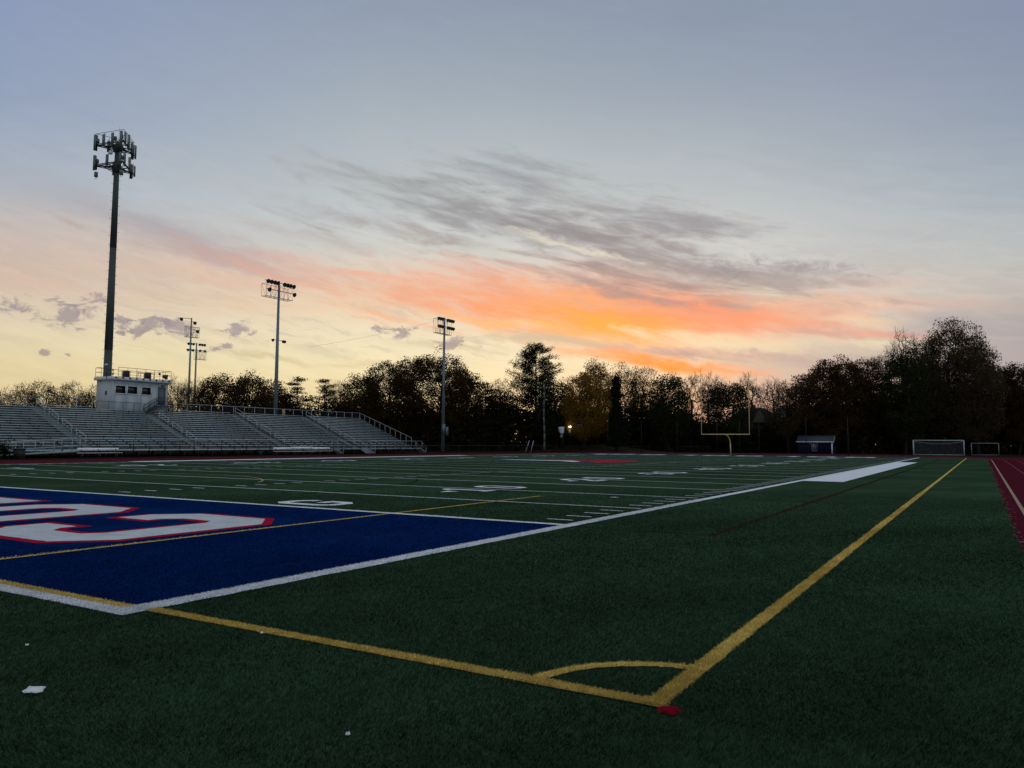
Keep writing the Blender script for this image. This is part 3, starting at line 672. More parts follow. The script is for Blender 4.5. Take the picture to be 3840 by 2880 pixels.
# lacrosse lines: maroon restraining line and dark faint arcs
ml = MB(); strip(ml, (3.07, -0.16), (3.07, 32), 0.12, 0.006, 0.4, 0.006); mark(ml, 'lacrosse_line', M['maroon'], 'faint maroon lacrosse sideline')
ml = MB(); strip(ml, (3.07, 32), (3.07, 96), 0.12, 0.006, 0.8, 0.004); strip(ml, (0.36, -0.10), (3.0, -0.12), 0.06, 0.006); arc_strip(ml, -24.4, 5.0, 13.2, -6, 42, 0.1, 0.006, 60)
mark(ml, 'lacrosse_line', M['darkline'], 'faint dark green lacrosse lines')
rs = MB().poly([[(5.61 + (0.058 + wob.gauss(0, .012)) * math.cos(R(a)), -9.30 + (0.058 + wob.gauss(0, .012)) * math.sin(R(a))) for a in range(0, 360, 15)]], 0.008)
mark(rs, 'corner_spot', M['red'], 'small red tufted spot just outside the yellow corner')

# ------------------------------------------------------------------ turf fibres near the camera
def fibres():
    n = 1080000
    u_ = rng.random(n); dmin, dmax = 2.4, 30.0
    d = dmin * (dmax / dmin) ** u_
    a = YAW * -1 + rng.uniform(-R(50), R(50), n)
    keep = rng.random(n) < np.clip((30.0 - d) / 14.0, 0, 1)
    d = d[keep]; a = a[keep]
    x = CAM[0] + d * np.sin(a); y = CAM[1] + d * np.cos(a)
    k_ = 90000; yy_ = -9.25 + 26 * rng.random(k_) ** 1.7
    ex = np.concatenate([rng.uniform(5.40, 5.58, k_ // 2), rng.uniform(0, 5.5, k_ // 4), rng.uniform(.02, .34, k_ // 4), rng.uniform(4.45, 5.55, k_ // 12), rng.uniform(-3, .3, k_ // 6), rng.uniform(5.53, 5.69, 2500)])
    ey = np.concatenate([yy_[:k_ // 2], -9.22 + rng.uniform(-.09, .09, k_ // 4), -9.5 + 18 * rng.random(k_ // 4) ** 1.5, rng.uniform(-9.3, -8.2, k_ // 12), rng.uniform(-9.58, -9.2, k_ // 6), rng.uniform(-9.38, -9.22, 2500)])
    x = np.concatenate([x, ex]); y = np.concatenate([y, ey]); d = np.concatenate([d, np.hypot(ex - CAM[0], ey - CAM[1])]); extra = np.concatenate([np.zeros(len(x) - len(ex), bool), np.ones(len(ex), bool)])
    ok = x < 7.8 + rng.normal(0, .012, len(x))
    x, y, d, extra = x[ok], y[ok], d[ok], extra[ok]
    # jitter used when deciding which paint a fibre carries gives the fuzzy edges
    jx = x + rng.normal(0, .010, len(x)); jy = y + rng.normal(0, .010, len(x))
    z = np.zeros(len(x)); cls = np.zeros(len(x), int)          # 0 green
    def put(mk, c, zz): cls[mk] = c; z[mk] = zz
    put((jx < 0.06) & (jx > FW) & (jy > -9.36) & (jy < -0.08), 1, .004)
    gy = -9.235 + (jx - .3) / 5.13 * .03
    put((jx > -4.45 - 0.0) & (jx < -4.36) & (jy > -9.2) & (jy < 7.2), 3, .010)
    put((jx < 0.08) & (abs(jy + 9.285) < .0625), 3, .008)
    put((jx >= 0.30) & (jx < 5.45) & (abs(jy - gy) < .0625), 3, .0085)
    put((abs(jx - 5.49) < .0625) & (jy > -9.27), 3, .010)
    rr = np.hypot(jx - 5.55, jy + 9.27); an = np.degrees(np.arctan2(jy + 9.27, jx - 5.55))
    put((abs(rr - .96) < .055) & (an > 94) & (an < 176), 3, .0075)
    put((abs(jx - .18) < .135) & (jy > -9.55), 2, .0105)
    put((jx < .31) & (abs(jy + 9.455) < .095), 2, .0105)
    put((jx < .04) & (abs(jy - .01) < .1), 2, .013)
    put(np.hypot(jx - 5.61, jy + 9.30) < .056 + .014 * np.sin(5 * np.arctan2(jy + 9.30, jx - 5.61)), 4, .008)
    # painted letters keep their sheet: no fibres inside them
    let = (jx < -4.75) & (jx > -18.5) & (jy < -2.3) & (jy > -7.3)
    hh = rng.uniform(.010, .026, len(x)); hh[cls > 0] *= .6
    hh = np.where(let, .004, hh)
    hw = .0016 * np.power(d / 4.5, .85) * rng.uniform(.6, 1.4, len(x))
    # fibres lie over in patches, as trodden turf does
    fl = np.sin(x * 1.7 + np.sin(y * 1.1) * 2) + np.sin(y * 2.3 + 1.3 * np.sin(x * .9))
    lean = fl * .9 + rng.normal(0, 1.2, len(x)); ll = rng.uniform(.3, 1.5, len(x)) * hh
    face = rng.uniform(0, math.pi, len(x))
    bx, by = np.cos(face) * hw, np.sin(face) * hw
    tx, ty = x + np.cos(lean) * ll, y + np.sin(lean) * ll
    v = np.stack([np.stack([x - bx, y - by, z], 1), np.stack([x + bx, y + by, z], 1), np.stack([tx + bx * .5, ty + by * .5, z + hh], 1), np.stack([tx - bx * .5, ty - by * .5, z + hh], 1)], 1)
    for c, (nm, mt, lb) in enumerate([('turf_fibres', 'f_green', 'green plastic fibres of the turf close by'), ('turf_fibres', 'f_blue', 'blue plastic fibres of the near end zone'), ('turf_fibres', 'f_white', 'white plastic fibres of the near lines'), ('turf_fibres', 'f_yellow', 'yellow plastic fibres of the soccer lines'), ('turf_fibres', 'f_red', 'red plastic fibres of the corner spot')]):
        k = (cls == c) & ~(let) & ~(extra & (cls < 2))
        vv = v[k].reshape(-1, 3)
        o = mesh_np(nm, vv, np.arange(len(vv)).reshape(-1, 4), None, M[mt]); o['kind'] = 'stuff'; o['label'] = lb
fibres()

# litter on the turf
def scrap(name, pts, z, label, cat='paper scrap'):
    n = len(pts); cx_ = sum(p[0] for p in pts) / n; cy_ = sum(p[1] for p in pts) / n
    vs = [(p[0], p[1], z + wob.uniform(0, .02)) for p in pts] + [(cx_, cy_, z + .012)] + [(p[0], p[1], z + .002) for p in pts]
    ts = [(i, (i + 1) % n, n) for i in range(n)]; qs = [(i, n + 1 + i, n + 1 + (i + 1) % n, (i + 1) % n) for i in range(n)]
    o = mesh_np(name, vs, qs, ts, M['paper']); tag(o, label, cat); return o
def blob(cx_, cy_, r1, r2, rot, n=9):
    return [(cx_ + kk * (r1 * math.cos(t) * math.cos(rot) - r2 * math.sin(t) * math.sin(rot)), cy_ + kk * (r1 * math.cos(t) * math.sin(rot) + r2 * math.sin(t) * math.cos(rot))) for t, kk in [(2 * math.pi * i / n + wob.uniform(-.25, .25), wob.uniform(.8, 1.18)) for i in range(n)]]
scrap('paper_scrap', [(1.905, -11.225), (1.955, -11.235), (1.985, -11.205), (2.02, -11.20), (2.03, -11.155), (1.99, -11.14), (1.965, -11.105), (1.935, -11.12), (1.92, -11.155), (1.885, -11.17), (1.90, -11.195)], .014, 'crumpled white paper scrap lying on dark turf at lower left')
scrap('paper_scrap', blob(4.22, -10.65, .016, .012, .2), .012, 'tiny white paper bit near the bottom of the turf')
scrap('paper_scrap', blob(0.73, -10.6, .016, .008, 1.2), .012, 'small torn pale scrap left behind the larger paper scrap')
scrap('paper_scrap', blob(1.99, -9.33, .014, .011, .8), .012, 'small cream speck touching the yellow soccer goal line')
scrap('paper_scrap', blob(-2.36, 8.0, .14, .05, .3), .004, 'white scrap lying between the ten yard line and the sideline')

# ------------------------------------------------------------------ bleachers
NR = 18; RISE = 0.259; RUN = 0.61; XB = -70.5; ZB = 0.75; Y0, Y1 = 8.3, 83.3
AIS = [18.0, 31.2, 44.2, 57.6, 70.8]; AW = 1.2
BOX = (-84.2, 39.75, -81.0, 47.15)
bl = W_thing('bleachers', 'long grey aluminium bleachers with eighteen rows beyond the far side of the track', 'bleachers', (-75, 45, 0))
def spans(x_back):
    """row pieces along Y, cut by the aisles and the press box"""
    cuts = [(a - AW / 2, a + AW / 2) for a in AIS]
    if x_back < BOX[2] + 0.35: cuts.append((BOX[1] - 2.1, BOX[3] + 1.6))
    cuts.sort(); out_ = []; y = Y0
    for a, b in cuts:
        if a > y: out_.append((y, a))
        y = max(y, b)
    if y < Y1: out_.append((y, Y1))
    return out_
for i in range(NR):
    x0 = XB - i * RUN; z0 = ZB + i * RISE
    rw = MB()
    full = [(Y0, Y1)] if x0 > BOX[2] + 0.35 else [(Y0, BOX[1] - 2.1), (BOX[3] + .02, Y1)]
    for a, b in full:
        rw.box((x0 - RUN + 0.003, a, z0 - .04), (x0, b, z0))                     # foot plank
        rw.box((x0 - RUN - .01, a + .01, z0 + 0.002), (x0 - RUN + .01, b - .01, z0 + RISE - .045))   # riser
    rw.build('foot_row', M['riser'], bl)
    for a, b in spans(x0):
        st = MB().box((x0 - RUN + .02, a, z0 + .385), (x0 - RUN + .27, b, z0 + .43))
        st.box((x0 - RUN + .27, a, z0 + .36), (x0 - RUN + .285, b, z0 + .432))
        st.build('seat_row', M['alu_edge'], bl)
MB().box((BOX[0] - .2, BOX[1] - 2.09, 4.98), (BOX[2] + .1, BOX[3] + 1.5, 5.04)).build('press_box_deck', M['riser'], bl)
brk = MB()
for i in range(NR):
    x0 = XB - i * RUN; z0 = ZB + i * RISE
    for a, b in spans(x0):
        y = a + .5 + (i % 3) * .35
        while y < b - .2:
            brk.prism([(x0 - RUN + .24, z0 + .38), (x0 - RUN + .03, z0 + .38), (x0 - RUN + .03, z0 + .12)], y, y + .06)
            y += 1.83
o = brk.build('seat_brackets', M['bracket'], bl); o['kind'] = 'stuff'
# half-height aisle steps
for a in AIS:
    stp = MB()
    for i in range(NR):
        x0 = XB - i * RUN
        if x0 - RUN < BOX[2] and BOX[1] - 1 < a < BOX[3] + 1: continue
        stp.box((x0 - RUN + .012, a - AW / 2 + .1, ZB + i * RISE + .002), (x0 - RUN + .3, a + AW / 2 - .1, ZB + i * RISE + RISE / 2))
    stp.build('aisle_steps', M['riser'], bl)
# walkway with fascia
XW = -69.0
wk = MB(); wk.box((XB - .02, Y0, ZB - .1), (XW, Y1 + .9, ZB - .042)); wk.box((XW - .01, Y0, ZB - .16), (XW + .03, Y1 + .9, ZB + .02)); wk.build('walkway', M['alu'], bl)
fa = MB(); fa.box((XB - .03, Y0, ZB - .04), (XB - .01, Y1, ZB - .002)); fa.build('fascia', M['alu'], bl)
# front railing
fr = MB()
def rail_run(mb, pts, r=.03): mb.path(pts, r, 8)
gaps = [(69.9, 71.7)]
segs = [(27.7, 69.9), (71.7, Y1 + .9)]
for a, b in segs:
    rail_run(fr, [(XW, a, 1.84), (XW, b, 1.84)], .035); rail_run(fr, [(XW, a, 1.12), (XW, b, 1.12)], .022)
    n = max(1, round((b - a) / 1.85))
    for i in range(n + 1):
        y = a + (b - a) * i / n; MB().tube((XW + .05, y, ZB - .16), (XW + .05, y, 1.80), .045 if i % 2 == 0 else .028).build('railing_post', M['steel_dark'], bl)
fr.build('front_railing', M['galv'], bl)
sp = MB()
y = Y0
while y < Y1 + .9:
    for x in (XW - .05, XB - 1.8, XB - 4.2, XB - 7, XB - 10.6):
        zt = ZB - .1 if x > XB else ZB + (XB - x) / RUN * RISE - .35
        sp.box((x - .04, y - .04, -.02), (x + .04, y + .04, zt))
    sp.tube((XB - 1.8, y, .1), (XB - 10.6, y, ZB + 10.6 / RUN * RISE - .8), .03, n=5)
    sp.tube((XW - .1, y, ZB - .12), (XB - 10.9, y, ZB + 10.9 / RUN * RISE - .3), .05, n=5)
    y += 1.83
y = Y0
while y < Y1 - 2:
    sp.tube((XB - 4.2, y, .05), (XB - 4.2, y + 1.83, 1.9), .02, n=4); sp.tube((XB - 10.6, y, .1), (XB - 10.6, y + 1.83, 4.5), .02, n=4)
    y += 3.66
sp.build('support_frame', M['bracket'], bl)
# back railing with chain mesh
ZT = ZB + (NR - 1) * RISE; XT = XB - NR * RUN - .05
for a, b in ((Y0, BOX[1] - 2.0), (BOX[3] + 1.5, Y1)):
    bk = MB(); rail_run(bk, [(XT, a, ZT + 1.32), (XT, b, ZT + 1.32)], .03); rail_run(bk, [(XT, a, ZT + .1), (XT, b, ZT + .1)], .02)
    n = round((b - a) / 1.83)
    for i in range(n + 1): bk.tube((XT, a + (b - a) * i / n, ZT - .3), (XT, a + (b - a) * i / n, ZT + 1.32), .028)
    bk.build('back_railing', M['galv'], bl)
def mesh_net(mb, o0, du, dv, nu, nv, wd, diag=False):
    """thin cords over a parallelogram"""
    o0 = Vector(o0); du = Vector(du); dv = Vector(dv)
    def cord(a, b):
        d = (b - a).normalized(); nn = du.cross(dv).normalized(); s_ = d.cross(nn) * wd / 2
        mb._add([a - s_, a + s_, b + s_, b - s_], [(0, 1, 2, 3)])
        s2 = nn * wd / 2; mb._add([a - s2, a + s2, b + s2, b - s2], [(0, 1, 2, 3)])
    if not diag:
        for i in range(nu + 1): cord(o0 + du * (i / nu), o0 + du * (i / nu) + dv)
        for j in range(nv + 1): cord(o0 + dv * (j / nv), o0 + dv * (j / nv) + du)
    else:
        hgt = dv.length; ln = du.length; ux = du.normalized(); uy = dv.normalized(); stp_ = ln / nu
        k = -hgt
        while k < ln:
            a0 = max(0, k); a1 = min(ln, k + hgt)
            if a1 > a0:
                cord(o0 + ux * a0 + uy * (a0 - k), o0 + ux * a1 + uy * (a1 - k))
                cord(o0 + ux * a0 + uy * (hgt - (a0 - k)), o0 + ux * a1 + uy * (hgt - (a1 - k)))
            k += stp_
    return mb
cm = MB()
for a, b in ((Y0, BOX[1] - 2.0), (BOX[3] + 1.5, Y1)): mesh_net(cm, (XT - .03, a, ZT + .1), (0, b - a, 0), (0, 0, 1.2), int((b - a) / .16), 8, .010, True)
cm.build('chain_mesh', M['steel_dark'], bl)
# end railing down the right hand side
en = MB()
def zrow(x): return ZB + (XB - x) / RUN * RISE
pt = (XT, Y1, ZT + 1.32); pe = (XB, Y1 + .03, 2.38)
rail_run(en, [pt, pe, (XB, Y1 + .03, ZB + .05)], .03)
for i in range(0, 11):
    x = XT + (XB - XT) * i / 10; en.tube((x, Y1 + .03, zrow(x) - .15), (x, Y1 + .03, pt[2] + (pe[2] - pt[2]) * i / 10), .026)
rail_run(en, [(XT, Y1 + .03, zrow(XT) + .02), (XB, Y1 + .03, zrow(XB) + .02)], .022)
rail_run(en, [(XW, Y1 + .9, 1.84), (XB, Y1 + .9, 1.84)], .03)
en.build('end_railing', M['galv'], bl)
ec = MB(); ec._add([(XB + .1, Y1 + .01, ZB - .12), (XT, Y1 + .01, ZT - .12), (XT, Y1 + .01, ZT - .32), (XB + .1, Y1 + .01, ZB - .32)], [(0, 1, 2, 3)]); ec.build('end_stringer', M['steel_dark'], bl)
# aisle hand rails: four short pairs per aisle
for a in AIS:
    for s_ in range(4):
        i0 = 1 + s_ * 4.4; i1 = i0 + 3.0
        x0 = XB - i0 * RUN; x1 = XB - i1 * RUN
        if x1 < BOX[2] + .2 and BOX[1] - 1.2 < a < BOX[3] + 1.2: continue
        z0 = zrow(x0) + .12; z1 = zrow(x1) + .12
        hr = MB(); rail_run(hr, [(x0, a, z0 - .1), (x0, a, z0 + .95), (x1, a, z1 + .95), (x1, a, z1 - .1)], .017)
        rail_run(hr, [(x0, a, z0 + .45), (x1, a, z1 + .45)], .014)
        hr.build('aisle_handrail', M['trim'], bl)
# guard rail in front of the press box
gr = MB(); xg = BOX[2] + .22
zg = 4.98
rail_run(gr, [(xg, BOX[1] - 2.0, zg + 1.28), (xg, 43.9, zg + 1.28)], .026)
for y in (37.8, 39.3, 41.1, 42.5, 43.9): gr.tube((xg, y, zg - .1), (xg, y, zg + 1.28), .026)
rail_run(gr, [(xg, BOX[1] - 2.0, zg + .1), (xg, 43.9, zg + .1)], .018)
gr.build('guard_rail', M['steel_dark'], bl)
# stairs
def stair(mb_s, mb_rs, o0, run_dir, side_dir, zt, width, n):
    o0 = Vector(o0); rd = Vector(run_dir); sd = Vector(side_dir); tread = .28
    for i in range(n):
        z = zt - (i + 1) * zt / (n + 1)
        c = o0 + rd * ((i + .5) * tread) + sd * (width / 2)
        dx = abs(rd.x) * tread + abs(sd.x) * width; dy = abs(rd.y) * tread + abs(sd.y) * width
        mb_s.cbox((c.x, c.y, z), (dx - .02, dy - .02, .05))
        mb_s.cbox((c.x, c.y, z - .08), (max(.02, dx - .04 if abs(sd.x) else .02), max(.02, dy - .04 if abs(sd.y) else .02), .12))
    for t in (0, 1):
        mb_r = mb_rs[t]
        a = o0 + sd * (width * t); e = a + rd * (n * tread)
        mb_r.tube((a.x, a.y, zt - .1), (e.x, e.y, .05), .05, n=5)
        p = [(a.x, a.y, zt), (a.x, a.y, zt + .95), (e.x, e.y, .95), (e.x + rd.x * .15, e.y + rd.y * .15, .7), (e.x, e.y, .55), (e.x, e.y, 0)]
        rail_run(mb_r, p, .024)
        mb_r.tube((a.x, a.y, zt + .5), (e.x, e.y, .5), .018)
for o0, rd, sd, wd in (((XW + .05, 69.9, 0), (1, 0, 0), (0, 1, 0), 1.8), ((XW + .1, 64.0, 0), (0, 1, 0), (1, 0, 0), 1.1), ((XW - 1.3, Y1 + .95, 0), (0, 1, 0), (1, 0, 0), 1.2)):
    a_ = MB(); b_ = [MB(), MB()]; stair(a_, b_, o0, rd, sd, ZB - .05, wd, 4)
    s_ = a_.build('stair', M['alu'], bl); [q_.build('stair_railing', M['galv'], s_) for q_ in b_]
# access ramp at the left
rp = MB(); rp._add([(XW + .05, 28.6, ZB - .06), (XW + 1.45, 28.6, ZB - .06), (XW + 1.45, 16.5, 0), (XW + .05, 16.5, 0), (XW + .05, 28.6, ZB - .22), (XW + 1.45, 28.6, ZB - .22), (XW + 1.45, 16.5, -.02), (XW + .05, 16.5, -.02)], [(0, 3, 2, 1), (4, 5, 6, 7), (1, 2, 6, 5), (0, 4, 7, 3), (0, 1, 5, 4)])
ramp_o = rp.build('access_ramp', M['alu'], bl)
rr = MB()
for x in (XW + .08, XW + 1.42):
    rail_run(rr, [(x, 28.6, 1.86), (x, 16.5, 1.1)], .032); rail_run(rr, [(x, 28.6, 1.12), (x, 16.5, .45)], .024); rail_run(rr, [(x, 28.6, 1.72), (x, 16.5, .97)], .018)
    for i in range(8):
        t = i / 7; rr.tube((x, 28.6 - 12.1 * t, (ZB - .1) * (1 - t)), (x, 28.6 - 12.1 * t, 1.86 - .76 * t), .03)
rr.build('ramp_railing', M['galv'], ramp_o)

# ------------------------------------------------------------------ press box
X0, YA, X1, YB = BOX; zb = 4.6; zt = 8.93
pb = W_thing('press_box', 'white boxy press box with three dark windows on top of the bleachers', 'press box', ((X0 + X1) / 2, (YA + YB) / 2, zb))
w = MB()
wins = [(40.18, 41.42), (41.72, 42.96), (43.56, 44.76)]; wz0, wz1 = 7.34, 8.22
dr = (45.82, 46.76); dz0, dz1 = 6.1, 8.32
# walls with real openings in the front
w.box((X0, YA, zb), (X0 + .12, YB, zt)); w.box((X0 + .12, YA, zb), (X1 - .12, YA + .12, zt)); w.box((X0 + .12, YB - .12, zb), (X1 - .12, YB, zt))
ed = sorted([(a, b, wz0, wz1) for a, b in wins] + [(dr[0], dr[1], dz0, dz1)])
y = YA
for a, b, za, zc_ in ed:
    w.box((X1 - .12, y, zb), (X1, a, zt)); w.box((X1 - .12, a, zb), (X1, b, za)); w.box((X1 - .12, a, zc_), (X1, b, zt)); y = b
w.box((X1 - .12, y, zb), (X1, YB, zt))
w.box((X0 + .12, YA + .12, 6.0), (X1 - .12, YB - .12, 6.06))
w.build('wall', M['boxwall'], pb)
rf = MB(); rf.box((X0 - .2, YA - .2, zt), (X1 + .35, YB + .3, zt + .06)); rf.box((X1 + .32, YA - .23, zt - .02), (X1 + .38, YB + .33, zt + .36)); rf.box((X0 - .23, YA - .26, zt - .02), (X1 + .31, YA - .2, zt + .36)); rf.box((X0 - .23, YB + .30, zt - .02), (X1 + .31, YB + .36, zt + .36)); rf.box((X0 - .23, YA - .19, zt + .08), (X0 - .18, YB + .29, zt + .36))
rf.box((X0 - .17, YA - .18, zt + .24), (X1 + .30, YB + .28, zt + .30))
ro = rf.build('roof', M['trim'], pb)
for i in range(9): MB().box((X1 + .385, YA + .1 + i * .88, zt + .18), (X1 + .46, YA + .3 + i * .88, zt + .34)).build('bracket', M['bracket'], ro)
for a, b in wins:
    f_ = MB()
    for (ya, yb, za, zc_) in ((a - .1, b + .1, wz0 - .1, wz0), (a - .1, b + .1, wz1, wz1 + .1), (a - .1, a, wz0, wz1), (b, b + .1, wz0, wz1)): f_.box((X1 - .10, ya, za), (X1 + .05, yb, zc_))
    fo = f_.build('window', M['trim'], pb)
    MB().box((X1 - .07, a + .003, wz0 + .003), (X1 - .05, b - .003, wz1 - .003)).build('pane', M['glass'], fo)
d_ = MB(); d_.box((X1 - .08, dr[0] + .03, dz0), (X1 - .03, dr[1] - .03, dz1 - .03)); do = d_.build('door', M['door'], pb)
df = MB()
for (ya, yb, za, zc_) in ((dr[0] - .05, dr[0], dz0, dz1 + .05), (dr[1], dr[1] + .05, dz0, dz1 + .05), (dr[0], dr[1], dz1, dz1 + .05)): df.box((X1 - .02, ya, za), (X1 + .03, yb, zc_))
df.build('door_frame', M['steel_dark'], do)
MB().lathe((X1 - .02, dr[0] + .12, 7.1), (1, 0, 0), [(0, .02), (.05, .02), (.06, .035), (.09, .0)], 8).build('handle', M['steel_dark'], do)
MB().box((X1 - 1.35, YA - .06, 7.15), (X1 - 1.0, YA - .003, 7.6)).build('side_vent', M['steel_dark'], pb)
MB().box((X1 + .01, 46.1, 8.5), (X1 + .18, 46.5, 8.68)).build('wall_lamp', M['steel_dark'], pb)
# roof railing
rl = MB(); zr = zt + .36; xa, xb_ = X0 - .1, X1 + .25; ya, yb = YA - .15, YB + .22
for (pa, pb2) in (((xb_, YA + .55, 0), (xb_, yb, 0)), ((xb_, yb, 0), (xa, yb, 0)), ((xa, yb, 0), (xa, ya, 0)), ((xa, ya, 0), (xa + 1.2, ya, 0))):
    for hz, r_ in ((1.15, .026), (.62, .02), (.06, .02)):
        rl.tube((pa[0], pa[1], zr + hz), (pb2[0], pb2[1], zr + hz), r_)
    n = max(1, round((Vector(pb2) - Vector(pa)).length / 1.1))
    for i in range(n + 1):
        p = Vector(pa).lerp(Vector(pb2), i / n); rl.tube((p.x, p.y, zr - .1), (p.x, p.y, zr + 1.15), .024)
rail_run(rl, [(xb_ - 1.0, 44.6, zr), (xb_ - 1.0, 44.6, zr + .8), (xb_ - 1.0, 45.6, zr + .8), (xb_ - 1.0, 45.6, zr)], .022)
rl.build('roof_railing', M['fencerail'], pb)
# stairs and landing up to the door
ss = MB()
for i in range(6): ss.cbox((X1 + .62, 43.95 + i * .26, 5.05 + i * .17), (.9, .25, .05))
for x in (X1 + .15, X1 + 1.08): ss._add([(x, 43.7, 4.8), (x, 45.5, 5.93), (x, 45.5, 6.13), (x, 43.7, 5.0)], [(0, 1, 2, 3)])
ss.box((X1 + .06, 45.52, 5.94), (X1 + 1.1, 47.15, 6.02))
so = ss.build('stair', M['steel_dark'], pb)
sr = MB()
for x in (X1 + .15, X1 + 1.08):
    for hz in (1.0, .55): rail_run(sr, [(x, 43.75, 4.95 + hz), (x, 45.52, 6.02 + hz)] + ([(x, 47.15, 6.02 + hz)] if x > X1 + .5 else []), .03)
    for y, z in ((43.75, 4.95), (44.6, 5.5), (45.52, 6.02)): sr.tube((x, y, z - .35), (x, y, z + 1.0), .03)
for y in (46.3, 47.15): sr.tube((X1 + 1.08, y, 4.7), (X1 + 1.08, y, 7.02), .03)
sr.build('stair_railing', M['steel_dark'], so)
# lamp bracket on the left roof corner
lb = MB(); xq = X1 - .4; yq = YA - .5
rail_run(lb, [(xq, yq, zt + .1), (xq, yq, zt + 1.75)], .04)
for hz in (.75, 1.25): rail_run(lb, [(xq, yq - .2, zt + hz), (xq, yq + .95, zt + hz)], .028)
lbo = lb.build('lamp_bracket', M['steel_dark'], pb)
for hz in (.62, 1.12):
    for k in range(3): MB().lathe((xq + .02, yq + .1 + k * .3, zt + hz + .1), (.5, 0, -1), [(0, .03), (.06, .06), (.16, .10), (.17, .0)], 8).build('small_lamp', M['lamp'], lbo)
MB().cbox((xq, yq - .12, zt + 1.72), (.22, .32, .14), 0, R(-25)).build('camera_housing', M['trim'], lbo)
# things standing on the roof
def speaker(x, y, lab):
    t = W_thing('loudspeaker', lab, 'loudspeaker', (x, y, zr), 'loudspeakers on the press box roof')
    MB().box((x - .28, y - .3, zr + .02), (x + .28, y + .3, zr + .78)).build('cabinet', M['speaker'], t)
    MB().box((x + .285, y - .26, zr + .07), (x + .30, y + .26, zr + .73)).build('grille', M['bracket'], t)
    MB().box((x - .3, y - .34, zr - .05), (x + .32, y + .34, zr + .015)).build('base', M['steel_dark'], t)
speaker(X1 - .05, 41.45, 'dark box loudspeaker on the press box roof next to the tower')
speaker(X1 - .05, 44.3, 'dark box loudspeaker on the press box roof beside the folding table')
ft = W_thing('folding_table', 'small pale folding table standing on the press box roof', 'table', (X1 - .4, 43.6, zr))
MB().box((X1 - .8, 43.3, zr + .72), (X1 - .1, 43.9, zr + .76)).build('table_top', M['trim'], ft)
for x, y in ((X1 - .75, 43.35), (X1 - .15, 43.35), (X1 - .75, 43.85), (X1 - .15, 43.85)): MB().tube((x, y, zr - .05), (x, y, zr + .715), .018).build('leg', M['steel_dark'], ft)
fl = W_thing('roof_floodlight', 'bulky horn shaped floodlight at the right end of the press box roof', 'floodlight', (X1 - .05, 46.75, zr))
MB().lathe((X1 - .1, 46.35, zr + .5), (.55, .75, -.12), [(0, .0), (.01, .16), (.2, .24), (.5, .28), (.62, .33), (.64, .30), (.60, .0)], 16).build('housing', M['lamp'], fl)
MB().tube((X1 - .05, 46.75, zr - .06), (X1 - .05, 46.75, zr + .3), .05).build('stand', M['steel_dark'], fl)
fl = W_thing('roof_spotlight', 'small round spotlight clamped to the press box roof railing', 'spotlight', (xb_, 45.6, zr + 1.0))
MB().lathe((xb_ + .06, 45.6, zr + .78), (.8, 0, -.5), [(0, .0), (.01, .09), (.15, .14), (.2, .15), (.19, .0)], 12).build('housing', M['lamp'], fl)
MB().tube((xb_ + .045, 45.6, zr + 1.15), (xb_ + .045, 45.6, zr + .8), .022).build('clamp', M['steel_dark'], fl)

